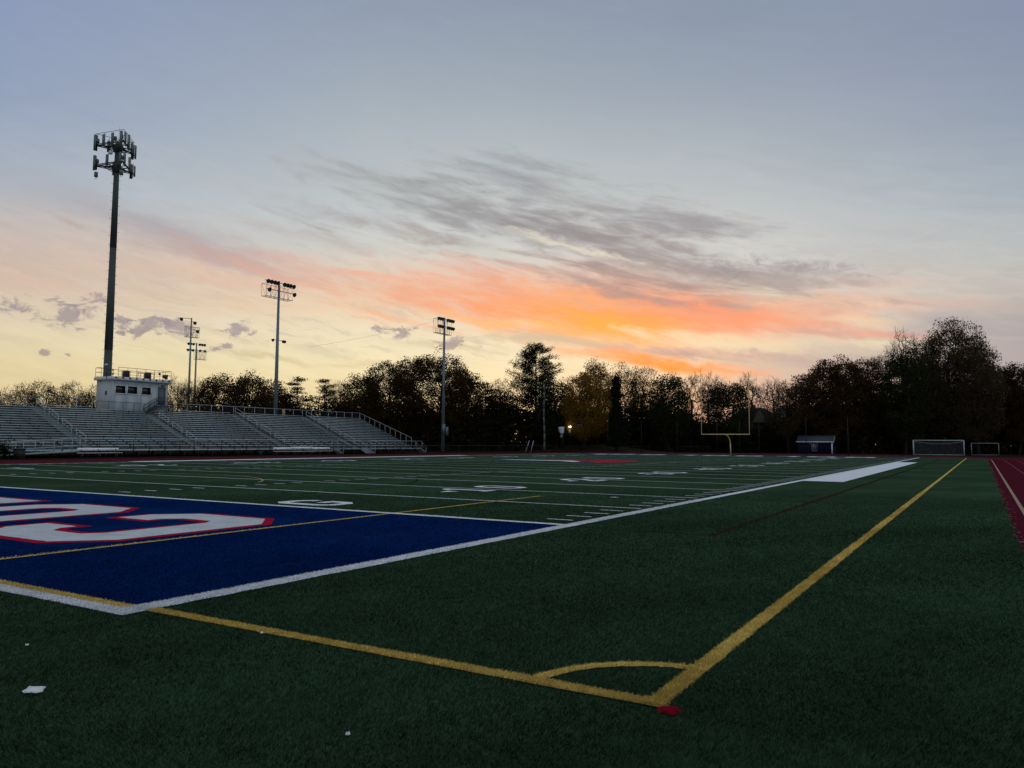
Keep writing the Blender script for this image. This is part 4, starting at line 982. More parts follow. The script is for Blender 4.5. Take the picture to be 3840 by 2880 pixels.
# ------------------------------------------------------------------ cell tower
TX, TY = -86.0, 42.1
tw = W_thing('cell_tower', 'tall dark steel monopole with two tiers of antenna panels rising behind the press box', 'cell tower', (TX, TY, 0))
def rt(z): return .56 - (.56 - .29) * z / 39.8
m_ = MB()
for z0, z1 in ((0, 13), (13, 26), (26, 39.7)):
    m_.tube((TX, TY, z0), (TX, TY, z1), rt(z0) + .02, rt(z1) + .0, 18)
m_.build('pole', M['tower'], tw, True)
for i in range(60):
    z = 4 + i * .56
    for k in (-1, 1):
        if (i + (k > 0)) % 2: continue
        dx, dy = math.cos(R(62)) * k, math.sin(R(62)) * k
        MB().tube((TX + dx * rt(z), TY + dy * rt(z), z), (TX + dx * (rt(z) + .24), TY + dy * (rt(z) + .24), z), .018, n=4).build('step_peg', M['tower'], tw)
def tier(zc, rad, nper, ph, hp, name, extras):
    pf = MB(); cor = []
    for k in range(3):
        a = R(ph + 120 * k); cor.append(Vector((TX + rad * math.cos(a), TY + rad * math.sin(a), zc)))
    for k in range(3):
        a, b = cor[k], cor[(k + 1) % 3]
        for dz in (0, .16): pf.tube((a.x, a.y, zc + dz), (b.x, b.y, zc + dz), .06, n=6)
        ia = a.lerp(Vector((TX, TY, zc)), .45); ib = b.lerp(Vector((TX, TY, zc)), .45)
        pf.tube(ia, ib, .05, n=6)
        md = a.lerp(b, .5); pf.tube((TX, TY, zc - .25), (md.x, md.y, zc), .07, n=6)
        pf.tube((TX, TY, zc + .05), (a.x, a.y, zc + .05), .09, n=6); pf.tube((TX, TY, zc - .9), tuple(a.lerp(Vector((TX, TY, zc)), .4)), .05, n=6)
        # upper hand rail
        if name == 'top': pf.tube((a.x, a.y, zc + 1.55), (b.x, b.y, zc + 1.55), .03, n=5)
    pf.lathe((TX, TY, zc - .7), (0, 0, 1), [(0, .36), (.1, .5), (.5, .62), (.95, .55), (.95, 0)], 12)
    pf.build('platform', M['tower'], tw)
    for k in range(3):
        a, b = cor[k], cor[(k + 1) % 3]
        nrm = ((a + b) / 2 - Vector((TX, TY, zc))).normalized(); az_ = math.atan2(nrm.y, nrm.x)
        for j in range(nper):
            t = (j + .08) / (nper - .84) if nper > 1 else .5
            p = a.lerp(b, min(1, t)); hv = hp * (1 + .18 * math.sin(j * 2.1 + k)); wv = .27 + .05 * ((j + k) % 2)
            zo = .1 * math.sin(k * 3 + j * 1.7)
            c = p + nrm * .24
            ap = MB().cbox((c.x, c.y, zc + .35 + zo), (.16, wv, hv), az_).build('antenna_panel', M['antenna'], tw)
            mp_ = MB().tube((p.x + nrm.x * .05, p.y + nrm.y * .05, zc - .55), (p.x + nrm.x * .05, p.y + nrm.y * .05, zc + 1.35 + zo), .04, n=6)
            mp_.cbox((c.x - nrm.x * .12, c.y - nrm.y * .12, zc + .8 + zo), (.12, .1, .08), az_); mp_.cbox((c.x - nrm.x * .12, c.y - nrm.y * .12, zc - .1 + zo), (.12, .1, .08), az_)
            mp_.build('mast', M['tower'], ap)
            if (j + k) % 2 == 0: MB().cbox((p.x - nrm.x * .2, p.y - nrm.y * .2, zc + .65), (.22, .34, .5), az_).build('radio_unit', M['antenna'], tw)
tier(39.1, 2.6, 4, -18, 1.75, 'top', None)
tier(36.45, 2.6, 3, -18, 1.65, 'low', None)
for a, z in ((-18, 35.1), (222, 35.3)):
    x, y = TX + 2.4 * math.cos(R(a)), TY + 2.4 * math.sin(R(a))
    MB().lathe((x, y, z - .25), (0, 0, 1), [(0, 0), (0, .22), (.6, .22), (.62, 0)], 12).build('surge_box', M['antenna'], tw)
    MB().path([(x - .2, y, z - .2), (x - .12, y, z - .5), (x + .12, y, z - .5), (x + .2, y, z - .2)], .02, 5).build('cable_loop', M['cable'], tw)
MB().lathe((TX + 1.15, TY - 1.6, 37.6), (.9, -.4, 0), [(0, .0), (.05, .2), (.14, .27), (.16, .0)], 14).build('dish', M['dish'], tw)
MB().tube((TX + .2, TY, 39.7), (TX + .2, TY, 41.7), .015, n=5).build('lightning_rod', M['tower'], tw)

# ------------------------------------------------------------------ stadium light poles
def bowl(c, dr_, parent, s=1.0):
    return MB().lathe(c, dr_, [(0, 0), (0, .11 * s), (.16 * s, .14 * s), (.24 * s, .30 * s), (.42 * s, .36 * s), (.43 * s, .33 * s), (.36 * s, 0)], 10).build('lamp', M['lamp'], parent)
def light_pole(x, y, h, label, rows, cage, aim, low=None, boxes=None, r0=.30, zb_=0.0, arm=2.5, dirn=(0, 1)):
    """rows: list of (height below the top, [offsets along the arm])"""
    t = W_thing('light_pole', label, 'light pole', (x, y, zb_), 'stadium light poles')
    MB().tube((x, y, zb_), (x, y, h), r0, r0 * .42, 14).build('pole', M['pole'], t, True)
    i = 0; z = zb_ + h * .42
    while z < h - 2.6:
        k = 1 if i % 2 else -1; rr_ = r0 * (1 - .58 * z / h)
        MB().tube((x, y + k * rr_, z), (x, y + k * (rr_ + .2), z), .016, n=4).build('step_peg', M['pole'], t); z += .42; i += 1
    ux, uy = dirn
    for dz, offs in rows:
        am = MB(); am.tube((x + ux * min(offs + [0]) - ux * .2, y + uy * min(offs + [0]) - uy * .2, h - dz), (x + ux * max(offs + [0]) + ux * .2, y + uy * max(offs + [0]) + uy * .2, h - dz), .055, n=6)
        ao = am.build('crossarm', M['lamp'], t)
        for o_ in offs: bowl((x + ux * o_ + aim[0] * .1, y + uy * o_ + aim[1] * .1, h - dz - .06), aim, ao)
    if cage:
        z0, z1, a0, a1, dep = cage; cg = MB()
        A = lambda s_, d_, z: (x + ux * s_ + uy * d_ * 1.0, y + uy * s_ - ux * d_ * 1.0, z)
        for d_ in (-.15, dep):
            cg.tube(A(a0, d_, z0), A(a1, d_, z0), .035, n=5); cg.tube(A(a0, d_, z1), A(a1, d_, z1), .03, n=5)
            n = 6
            for i in range(n + 1):
                s_ = a0 + (a1 - a0) * i / n; cg.tube(A(s_, d_, z0), A(s_, d_, z1), .025, n=4)
                if i < n: cg.tube(A(s_, d_, z0 if i % 2 else z1), A(a0 + (a1 - a0) * (i + 1) / n, d_, z1 if i % 2 else z0), .02, n=4)
        for s_ in (a0, a1):
            for z in (z0, z1): cg.tube(A(s_, -.15, z), A(s_, dep, z), .03, n=5)
        n = 14
        for i in range(n + 1): cg.tube(A(a0 + (a1 - a0) * i / n, -.15, z0), A(a0 + (a1 - a0) * i / n, dep, z0), .02, n=4)
        cg.build('service_cage', M['pole'], t)
    if low:
        lo = MB(); lo.tube((x + ux * -1.2, y - uy * 1.2, low), (x + ux * 1.2, y + uy * 1.2, low), .04, n=5); lo_o = lo.build('lower_arm', M['lamp'], t)
        for o_ in (-1.1, .9, 1.25): bowl((x + ux * o_, y + uy * o_, low - .05), aim, lo_o, .7)
    if boxes:
        for dy, z0, z1 in boxes: MB().box((x + .1, y + dy - .28, z0), (x + .62, y + dy + .28, z1)).build('control_box', M['pole'], t)
    return t
light_pole(-84.2, 67.6, 26.2, 'tallest grey light pole behind the bleachers with a wide cage and a row of lamps', [(.25, [-2.5, -1.85, -1.2, -.6, .7, 1.3, 1.9, 2.6]), (1.5, [-2.2, 2.75])], (24.2 - .8, 25.3, -3.2, 1.9, 1.0), (.85, .1, -.35), low=17.1, r0=.36)
light_pole(-80.0, 104.7, 25.5, 'grey light pole standing right of the bleachers with two rows of lamps', [(.25, [-2.2, -1.6, -1.0, .6, 1.2, 1.8, 2.4]), (1.7, [-2.1, -1.5, -.9, .7, 1.3, 1.9, 2.5]), ], (22.2, 24.9, -3.3, 1.3, .8), (.85, -.1, -.45), boxes=[(-.35, 3.2, 5.1), (.65, 2.9, 4.6)], r0=.37)
light_pole(-122.6, 80.4, 25.4, 'left of two distant thin light poles behind the press box, the taller looking', [(.2, [-1.7]), (.7, [.9]), (2.3, [1.5])], (21.6, 23.6, -1.2, 1.4, .5), (-.75, .1, -.3), r0=.28, dirn=(.25, .97))
light_pole(-155.0, 105.6, 25.4, 'right of two distant thin light poles, the lower looking one beside the press box', [(.2, [-2.2, -1.6, -1.0, .5, 1.1, 1.7]), (1.7, [-2.3, -1.7, -1.1, .6, 1.8])], (21.4, 23.6, -.5, 2.3, .6), (.85, .1, -.35), low=7.6, r0=.34, dirn=(.25, .97))
yp = MB().box((-84.0, 68.75, 4.8), (-83.8, 69.15, 6.6)); tag(yp.build('utility_marker', M['yellowpost']), 'short yellow wooden post beside the tallest light pole behind the bleacher rail', 'post')

# ------------------------------------------------------------------ goal post
GX = -25.3
gp = W_thing('goal_post', 'yellow football goal post at the far end of the field', 'goal post', (GX, 102.6, 0))
m_ = MB(); pts = [(GX + .25, 102.7, 0), (GX + .22, 102.65, 1.7)]
for i in range(1, 9):
    t = R(90 * i / 8); pts.append((GX + .22 - .12 * i / 8, 102.65 - 1.85 * (1 - math.cos(t)), 1.7 + 1.28 * math.sin(t)))
m_.path(pts, .075, 10); m_.build('gooseneck', M['goldpaint'], gp, True)
MB().tube((GX - 3.62, 100.75, 3.08), (GX + 3.62, 100.75, 3.08), .07, n=10).build('crossbar', M['goldpaint'], gp)
for s_ in (-1, 1): MB().tube((GX + s_ * 3.56, 100.75, 3.1), (GX + s_ * 3.56, 100.75, 12.25), .065, .055, 8).build('upright', M['goldpaint'], gp)

# ------------------------------------------------------------------ soccer goals
def soccer_goal(x0, x1, y, h, dt, db, label, netted, mm):
    t = W_thing('soccer_goal', label, 'soccer goal', ((x0 + x1) / 2, y, 0), 'soccer goals at the far end')
    r = .06
    MB().path([(x0, y, 0), (x0, y, h), (x1, y, h), (x1, y, 0)], r, 8).build('front_frame', mm, t)
    bk = MB()
    for x in (x0, x1):
        bk.path([(x, y, h), (x, y + dt, h), (x, y + db, .05), (x, y, .05)], .04, 6)
    bk.tube((x0, y + db, .05), (x1, y + db, .05), .045, n=6)
    bk.build('back_frame', mm, t)
    if netted:
        nn = MB(); s_ = .14; wd = .012
        mesh_net(nn, (x0, y + dt, h), (x1 - x0, 0, 0), (0, db - dt, .05 - h), int((x1 - x0) / s_), int(h / s_), wd)
        mesh_net(nn, (x0, y, h), (x1 - x0, 0, 0), (0, dt, 0), int((x1 - x0) / s_), 6, wd)
        for x in (x0, x1):
            n = 16
            for i in range(n + 1):
                yb_ = y + db * i / n; yt_ = y + dt * i / n
                nn._add([(x, yb_ - wd, .05), (x, yb_ + wd, .05), (x, yt_ + wd, h), (x, yt_ - wd, h)], [(0, 1, 2, 3)])
                zz = .05 + (h - .05) * i / n; e = db + (dt - db) * i / n
                nn._add([(x, y, zz - wd), (x, y, zz + wd), (x, y + e, zz + wd), (x, y + e, zz - wd)], [(0, 1, 2, 3)])
        # slack swag of net hanging from the bar
        prev = None
        for i in range(25):
            f_ = i / 24; p = (x0 + (x1 - x0) * f_, y + dt + .25, h - .15 - .42 * (1 - (2 * f_ - 1) ** 2))
            if prev: nn.tube(prev, p, .035, n=5)
            prev = p
        nn.build('net', M['net'], t)
    return t
soccer_goal(-2.55, 4.75, 131.0, 2.44, .9, 2.1, 'large white netted soccer goal on the far track bend', True, M['goalwhite'])
soccer_goal(5.7, 9.6, 138.5, 2.0, .5, 1.2, 'small grey soccer goal without net right of the large one', False, M['goalgrey'])

# ------------------------------------------------------------------ shed
sh = W_thing('shed', 'navy blue storage shed with a grey roof and an outlined school letter', 'shed', (-19, 137.5, 0))
sx0, sx1, sy0, sy1, sz = -21.9, -15.9, 136.0, 139.4, 2.2
b_ = MB(); b_.prism([(sy0, -.02), (sy1, -.02), (sy1, sz), ((sy0 + sy1) / 2, sz + .95), (sy0, sz)], sx0, sx1, 'x'); b_.build('wall', M['navy'], sh)
rf = MB(); ym = (sy0 + sy1) / 2
for s_, ye_ in ((-1, sy0 - .25), (1, sy1 + .25)):
    rf._add([(sx0 - .22, ye_, sz - .08), (sx1 + .22, ye_, sz - .08), (sx1 + .22, ym, sz + 1.02), (sx0 - .22, ym, sz + 1.02), (sx0 - .22, ye_, sz - .0), (sx1 + .22, ye_, sz - .0), (sx1 + .22, ym, sz + 1.1), (sx0 - .22, ym, sz + 1.1)], [(0, 3, 2, 1), (4, 5, 6, 7), (0, 1, 5, 4), (1, 2, 6, 5), (2, 3, 7, 6), (3, 0, 4, 7)])
ro = rf.build('roof', M['shingle'], sh)
tr = MB(); tr.box((sx0 - .24, sy0 - .30, sz - .16), (sx1 + .24, sy0 - .255, sz - .0))
tr.box((sx1 - .02, sy0 - .03, -.02), (sx1 + .03, sy0 + .16, sz - .02)); tr.box((sx1 - .2, sy0 - .035, -.02), (sx1 - .03, sy0 - .003, sz - .17))
tr._add([(sx1 + .235, sy0 - .25, sz - .22), (sx1 + .235, ym, sz + .88), (sx1 + .235, ym, sz + 1.1), (sx1 + .235, sy0 - .25, sz)], [(0, 1, 2, 3)])
tr.build('white_trim', M['trim'], sh)
lg = MB()
def lp_(q): return (sx0 + (q[0] - 695) / 895 * (sx1 - sx0), sy0 - .03, sz - (q[1] - 425) / 325 * sz)
for pl in ([(990, 455), (1008, 492), (1060, 484), (1066, 520), (1066, 660), (1080, 682), (1176, 680), (1200, 655), (1196, 512), (1222, 490), (1224, 462), (1118, 462), (1108, 492), (1112, 606), (1132, 634), (1156, 626), (1162, 520), (1146, 498), (1128, 502)], [(1128, 502), (1134, 600)], [(1080, 500), (1096, 500), (1092, 600)], [(1085, 630), (1110, 640)]):
    lg.path([lp_(q) for q in pl], .026, 5)
lg.build('logo_outline', M['goalwhite'], sh)
MB().box((sx0 + 2.62, sy0 - .012, .55), (sx0 + 2.74, sy0 - .002, 1.75)).build('logo_fill', M['red'], sh)

# ------------------------------------------------------------------ benches by the far track
def bench(x, y0, y1, label, zb_=.93):
    t = W_thing('team_bench', label, 'bench', (x, (y0 + y1) / 2, 0), 'aluminium team benches in front of the bleachers')
    MB().box((x - .3, y0 + .1, zb_ - .24), (x - .26, y1 - .2, zb_)).build('backrest', M['benchback'], t)
    MB().box((x - .18, y0, .42), (x + .12, y1, .46)).build('seat', M['benchback'], t)
    n = 3
    for i in range(n):
        y = y0 + .45 + (y1 - y0 - 1.0) * i / (n - 1)
        lg_ = MB(); lg_.box((x - .22, y - .03, -.01), (x - .16, y + .03, .415)); lg_.box((x + .04, y - .03, -.01), (x + .1, y + .03, .415)); lg_.box((x - .155, y - .025, .3), (x + .035, y + .025, .36))
        lg_.tube((x - .2, y, .4), (x - .255, y, zb_ - .1), .025, n=5)
        lg_.build('leg', M['steel_dark'], t)
bench(-67.2, 28.2, 32.7, 'long white bench standing alone in front of the bleacher ramp')
bench(-67.5, 52.7, 57.2, 'white bench at the left end of the row of three', .92)
bench(-66.6, 54.7, 58.8, 'white bench in the middle of the row of three, standing forward', 1.0)
bench(-67.5, 58.3, 62.7, 'white bench at the right end of the row of three', .92)
bn = W_thing('trash_bin', 'dark square trash bin below the bleacher ramp at the left edge', 'trash bin', (-67.1, 22.9, 0))
MB().box((-67.45, 22.5, -.01), (-66.75, 23.2, .82)).build('body', M['plastic'], bn); MB().box((-67.5, 22.44, .825), (-66.7, 23.26, .9)).build('lid', M['steel_dark'], bn)
bs = W_thing('pedestal_table', 'small dark pedestal table in front of the bleachers left of three benches', 'table', (-67.2, 50.3, 0))
MB().box((-67.5, 49.85, .68), (-66.9, 50.85, .74)).build('table_top', M['galv'], bs); MB().box((-67.3, 50.2, -.01), (-67.1, 50.45, .675)).build('pedestal', M['steel_dark'], bs)

# ------------------------------------------------------------------ fences, net posts
def fence(name, pts, h, label, gap=3.0, meshed=True):
    t = W_thing(name, label, 'fence', (pts[0][0], pts[0][1], 0))
    rl = MB(); nt_ = MB(); ps = MB()
    for a, b in zip(pts[:-1], pts[1:]):
        rl.tube((a[0], a[1], h), (b[0], b[1], h), .03, n=6)
        d = math.dist(a, b); n = max(1, round(d / gap))
        for i in range(n + (b == pts[-1])):
            f_ = i / n; x, y = a[0] + (b[0] - a[0]) * f_, a[1] + (b[1] - a[1]) * f_
            MB().tube((x, y, -.03), (x, y, h + .03), .04, n=6).build('fence_post', M['fence'], t)
        if meshed: mesh_net(nt_, (a[0], a[1], .03), (b[0] - a[0], b[1] - a[1], 0), (0, 0, h - .03), int(d / .2), 5, .010, True)
    rl.build('top_rail', M['fencerail'], t)
    if meshed: nt_.build('chain_mesh', M['fence'], t)
fence('chain_link_fence', [(-70.0, 86.0), (-69.3, 98), (-66.5, 108), (-62.5, 117)], 1.15, 'low black chain link fence with a pale top rail around the far track bend')
fence('chain_link_fence', [(-61.5, 119), (-56, 126), (-48, 131.5), (-38, 135)], 1.1, 'low dark fence behind the tall net posts at the far end', 3.2)
NP = [(-61.0, 117.5), (-55.0, 114.6), (-50.4, 114.4), (-43.5, 113.2), (-36.8, 112.5), (-29.6, 111.2), (-25.8, 110.6), (-22.6, 110.0), (-15.0, 106.8), (-9.0, 104.9)]
NL = ['leftmost tall black net post, just left of the rectangular sign', 'second tall black net post from the left, right of the sign', 'third tall black net post from the left', 'fourth tall black net post from the left', 'fifth tall black net post, left of the goal post', 'tall black net post just left of the goal post base', 'tall black net post inside the goal post', 'tall black net post at the right upright of the goal post', 'tall black net post standing in front of the navy shed', 'rightmost tall black net post, right of the navy shed']
for (x, y), lb in zip(NP, NL):
    q = W_thing('net_post', lb, 'post', (x, y, 0), 'black net posts behind the far end zone')
    MB().tube((x, y, -.03), (x, y, 5.6 if x > -58 else 3.6), .06, .045, 8).build('shaft', M['fence'], q)
    MB().tube((x, y, -.02), (x, y, .12), .12, n=10).build('base', M['fence'], q)

# sign on a post
sg = W_thing('sign', 'white rectangular sign board on a black post left of the lit lamp', 'sign', (-58.55, 112, 0))
MB().tube((-58.55, 112.08, -.03), (-58.55, 112.08, 4.5), .05, n=8).build('post', M['fence'], sg)
MB().box((-59.12, 111.96, 3.75), (-57.98, 112.0, 4.62)).build('board', M['signpaint'], sg)
MB().lathe((-58.45, 111.95, 3.68), (0, -1, 0), [(0, .42), (.03, .42), (.03, 0)], 16).build('round_plate', M['signpaint'], sg)
MB().box((-58.8, 111.93, 2.55), (-58.3, 112.0, 3.15)).build('small_plate', M['pole'], sg)

# utility pole with crossarms, guys and wires
UX, UY = -65.1, 117.4
up = W_thing('utility_pole', 'weathered wooden utility pole with two crossarms in front of the tall pine', 'utility pole', (UX, UY, .3))
mm_ = MB(); pv = None
for i in range(9):
    z = .2 + i * 1.62; p = (UX + .07 * math.sin(i * 1.1) - .012 * i, UY, z)
    if pv: mm_.tube(pv[0], p, pv[1], .20 - .009 * i, 9)
    pv = (p, .20 - .009 * i)
mm_.build('pole', M['wood'], up, True)
MB().cbox((UX - .1, UY - .18, 12.35), (2.6, .1, .12), .55).build('crossarm', M['wood'], up)
MB().cbox((UX - .55, UY - .2, 10.55), (1.5, .09, .1), .55).build('crossarm', M['wood'], up)
for s_ in (-1.2, -.6, .6, 1.2): MB().lathe((UX - .1 + s_ * .85, UY - .18 + s_ * .52, 12.4), (0, 0, 1), [(0, .03), (.06, .05), (.13, .04), (.14, 0)], 8).build('insulator', M['trim'], up)
MB().lathe((UX + .45, UY - .15, 10.1), (.3, -.6, -.8), [(0, 0), (.0, .06), (.2, .15), (.22, 0)], 10).build('area_lamp', M['dish'], up)
MB().tube((UX, UY, 10.3), (UX + .45, UY - .15, 10.15), .03, n=5).build('lamp_arm', M['lamp'], up)
for gx, gy, lb in ((-65.9, 111.6, 'left pale guy wire guard leaning by the utility pole'), (-65.05, 112.1, 'right pale guy wire guard leaning by the utility pole')):
    q = W_thing('guy_wire', lb, 'guy wire', (gx, gy, 0), 'guy wires of the utility pole')
    d = Vector((UX - .1 - gx, UY - gy, 10.4)); k = .20
    MB().tube((gx, gy, 0), (gx + d.x * k, gy + d.y * k, d.z * k), .055, n=6).build('guard', M['goalwhite'], q)
    MB().tube((gx + d.x * k, gy + d.y * k, d.z * k), (gx + d.x, gy + d.y, d.z), .016, n=4).build('wire', M['cable'], q)
def wire(a, b, sag, label):
    mb = MB(); pv = None
    for i in range(13):
        f_ = i / 12; p = Vector(a).lerp(Vector(b), f_); p.z -= sag * 4 * f_ * (1 - f_)
        if pv: mb.tube(pv, p, .014, n=4)
        pv = p.copy()
    tag(mb.build('power_line', M['cable']), label, 'cable')
wire((UX, UY, 8.2), (-44, 128, 6.6), .5, 'sagging dark cable running right from the utility pole')
wire((-80.0, 101.4, 24.3), (-103, 92, 19.8), .3, 'thin cable running down left from the cage of the right hand light pole')
# lit lamp
lx, ly = -56.6, 111.5
lx, ly = -60.1, 118.5
sl_ = W_thing('street_lamp', 'small lit street lamp glowing warm white among dark trees', 'street lamp', (lx, ly, 0))
MB().tube((lx, ly, -.03), (lx, ly, 4.55), .05, n=8).build('post', M['fence'], sl_)
MB().lathe((lx, ly, 4.6), (0, 0, 1), [(0, 0), (.04, .19), (.2, .27), (.36, .19), (.42, 0)], 14).build('globe', M['lampglow'], sl_)
MB().box((lx - .2, ly - .12, 3.55), (lx + .2, ly - .06, 4.2)).build('plate', M['signpaint'], sl_)
pl_ = bpy.data.lights.new('street_lamp_light', 'POINT'); pl_.energy = 25; pl_.color = (1, .85, .6); pl_.shadow_soft_size = .25
po = bpy.data.objects.new('bulb', pl_); COL.objects.link(po); po.location = (lx, ly - .45, 4.8); po.parent = sl_; po['worldpos'] = 1
s2_ = W_thing('sign', 'small pale double sign hanging at the tree edge right of the lit lamp', 'sign', (-58.6, 119.6, 0))
MB().tube((-58.6, 119.7, -.03), (-58.6, 119.7, 5.1), .04, n=6).build('post', M['fence'], s2_)
for dx in (-.3, .3): MB().box((-58.6 + dx - .22, 119.6, 4.5), (-58.6 + dx + .22, 119.64, 5.3)).build('board', M['pole'], s2_)

# ------------------------------------------------------------------ houses beyond the trees
hs = W_thing('house', 'dark brown house with a hipped roof seen through the goal post uprights', 'house', (-39, 176, 0))
MB().box((-45.2, 173.5, -.03), (-34.6, 181, 7.0)).build('wall', M['brick'], hs)
m_ = MB(); m_._add([(-46.2, 172.6, 6.9), (-33.6, 172.6, 6.9), (-33.6, 182, 6.9), (-46.2, 182, 6.9), (-42.5, 177.3, 10.4), (-37.3, 177.3, 10.4), (-46.2, 172.6, 6.7), (-33.6, 172.6, 6.7), (-33.6, 182, 6.7), (-46.2, 182, 6.7)], [(0, 1, 5, 4), (2, 3, 4, 5), (6, 9, 8, 7), (0, 6, 7, 1), (1, 7, 8, 2), (2, 8, 9, 3), (3, 9, 6, 0)], [(1, 2, 5), (3, 0, 4)])
rr_ = m_.build('roof', M['roofbrown'], hs); MB().box((-40.6, 178.2, 8), (-39.9, 178.9, 11.2)).build('chimney', M['brick'], rr_)
wf = MB().box((-43.9, 173.42, 5.3), (-43.4, 173.49, 5.9)).build('window', M['windowglow'], hs)
h2 = W_thing('house', 'far house with a pale metal roof above the trees right of the goal post', 'house', (-33, 196, 0))
MB().box((-38.2, 192, -.03), (-29, 200, 8.6)).build('wall', M['brick'], h2)
m_ = MB(); m_.prism([(191.6, 8.5), (200.4, 8.5), (196, 11.2)], -38.6, -28.6, 'x'); m_.build('roof', M['roofpale'], h2)

# grass bank by the utility pole
def bump(x, y): return 1.7 * math.exp(-((x + 60) / 10) ** 2 - ((y - 128.5) / 6) ** 2)
nx, ny = 40, 30; vs = []; qs = []
for j in range(ny):
    for i in range(nx):
        x = -86 + 52 * i / (nx - 1); y = 118.5 + 24 * j / (ny - 1); vs.append((x, y, bump(x, y) - .06 + .02 * math.sin(x * 1.3) * math.sin(y)))
for j in range(ny - 1):
    for i in range(nx - 1): a = j * nx + i; qs.append((a, a + 1, a + nx + 1, a + nx))
struct(mesh_np('grass_bank', vs, qs, None, M['grassbank']), 'low brown grassy bank behind the far fence')

# ------------------------------------------------------------------ trees
TREES = [
(-146.2,56.2,10.5,3.8,'sparse'),
(-141.2,59.2,11.9,3.9,'sparse'),
(-135.2,60.4,12.3,4.0,'sparse'),
(-135.3,65.0,12.3,3.9,'sparse'),
(-135.6,69.6,11.9,3.2,'sparse'),
(-112.3,70.7,13.0,3.3,'bare'),
(-122.6,82.0,13.7,3.3,'bare'),
(-110.3,77.8,13.6,4.3,'oak'),
(-103.9,79.3,14.0,4.7,'oak'),
(-109.8,89.9,13.3,3.3,'oak'),
(-105.7,92.2,14.5,4.0,'layered'),
(-101.3,94.9,14.0,4.6,'layered'),
(-114.1,112.8,15.9,2.7,'bare'),
(-94.9,98.7,15.0,4.1,'oak'),
(-91.5,102.9,17.4,5.8,'oak'),
(-86.7,110.3,20.0,8.8,'oak'),
(-83.8,117.0,17.3,4.1,'oak'),
(-80.1,119.5,14.5,4.5,'layered'),
(-80.3,126.4,15.4,3.2,'sparse'),
(-73.4,128.7,22.8,5.4,'pine'),
(-65.5,123.6,15.2,4.2,'evergreen'),
(-58.3,120.9,15.7,4.0,'golden'),
(-58.7,127.4,18.6,3.4,'golden'),
(-58.1,139.5,19.1,5.1,'olive'),
(-51.7,136.5,17.9,4.9,'olive'),
(-51.4,120.5,14.4,1.4,'cone'),
(-44.2,129.5,15.1,3.5,'evergreen'),
(-44.7,147.7,18.0,4.3,'bare'),
(-34.4,135.6,14.1,4.2,'evergreen'),
(-43.1,155.7,18.0,3.6,'bare'),
(-35.9,155.5,17.3,3.1,'bare'),
(-30.1,152.1,16.1,3.4,'bare'),
(-24.7,141.5,14.2,4.0,'sparse'),
(-22.9,149.4,15.8,4.0,'oak'),
(-18.2,145.1,18.1,4.8,'oak'),
(-14.8,147.0,19.1,3.7,'oak'),
(-11.7,151.3,18.6,3.7,'oak'),
(-10.1,156.7,21.1,4.0,'sparse'),
(-6.5,165.4,26.9,4.0,'bare'),
(-5.1,148.2,19.5,3.9,'evergreen'),
(-1.7,157.1,22.2,4.3,'broad'),
(2.7,159.4,25.8,6.7,'broad'),
(6.6,158.6,22.1,4.6,'broad'),
(9.8,169.1,18.1,5.0,'oak'),
(13.2,164.1,18.4,3.3,'oak'),
(17.4,169.0,17.9,3.7,'oak'),
]

WOOD = [(-150.3, 54.0, 8.5), (-133.8, 63.9, 8.8), (-119.5, 72.7, 8.4), (-108.6, 79.1, 10.6), (-104.6, 88.5, 11.4), (-96.9, 97.8, 11.7), (-83.5, 108.3, 11.6), (-76.6, 119.4, 12.8), (-64.4, 124.6, 12.4), (-54.0, 130.9, 12.1), (-45.3, 133.8, 12.0), (-42.1, 138.3, 9.7), (-36.6, 141.9, 7.2), (-29.4, 146.2, 7.2), (-26.9, 147.5, 9.5), (-22.1, 145.6, 11.6), (-14.7, 147.5, 14.2), (-4.7, 153.4, 16.1), (2.3, 157.6, 17.0), (8.4, 161.5, 14.8), (21.4, 169.5, 13.6)]

def tubes_np(segs, n=4):
    """segs: array (k, 8): p0, p1, r0, r1 -> prism sides"""
    s = np.asarray(segs, float); p0, p1, r0, r1 = s[:, 0:3], s[:, 3:6], s[:, 6:7], s[:, 7:8]
    d = p1 - p0; d /= np.linalg.norm(d, axis=1, keepdims=True) + 1e-9
    up = np.where(np.abs(d[:, 2:3]) < .95, np.array([[0, 0, 1.0]]), np.array([[1.0, 0, 0]]))
    x = np.cross(d, up); x /= np.linalg.norm(x, axis=1, keepdims=True) + 1e-9; y = np.cross(d, x)
    rings = []
    for p, r in ((p0, r0), (p1, r1)):
        for i in range(n):
            t = 2 * math.pi * i / n; rings.append(p + x * r * math.cos(t) + y * r * math.sin(t))
    v = np.stack(rings, 1).reshape(-1, 3); k = len(s); b = (np.arange(k) * 2 * n)[:, None, None]
    q = np.array([[i, (i + 1) % n, n + (i + 1) % n, n + i] for i in range(n)])[None]
    return v, (b + q).reshape(-1, 4)
def cards_np(c, size, r_, flat=0.0):
    """leaf quads round centres c"""
    n = len(c); nrm = r_.normal(0, 1, (n, 3)); nrm[:, 2] += flat * np.sign(nrm[:, 2]); nrm /= np.linalg.norm(nrm, axis=1, keepdims=True)
    t = r_.normal(0, 1, (n, 3)); a = np.cross(nrm, t); a /= np.linalg.norm(a, axis=1, keepdims=True) + 1e-9; b = np.cross(nrm, a)
    s = (size * r_.uniform(.6, 1.3, n))[:, None]
    v = np.stack([c - a * s * .5, c + b * s * .36, c + a * s * .5, c - b * s * .36], 1)
    v += r_.normal(0, .08, v.shape) * s[:, :, None] * .8
    return v.reshape(-1, 3), np.arange(n * 4).reshape(-1, 4)
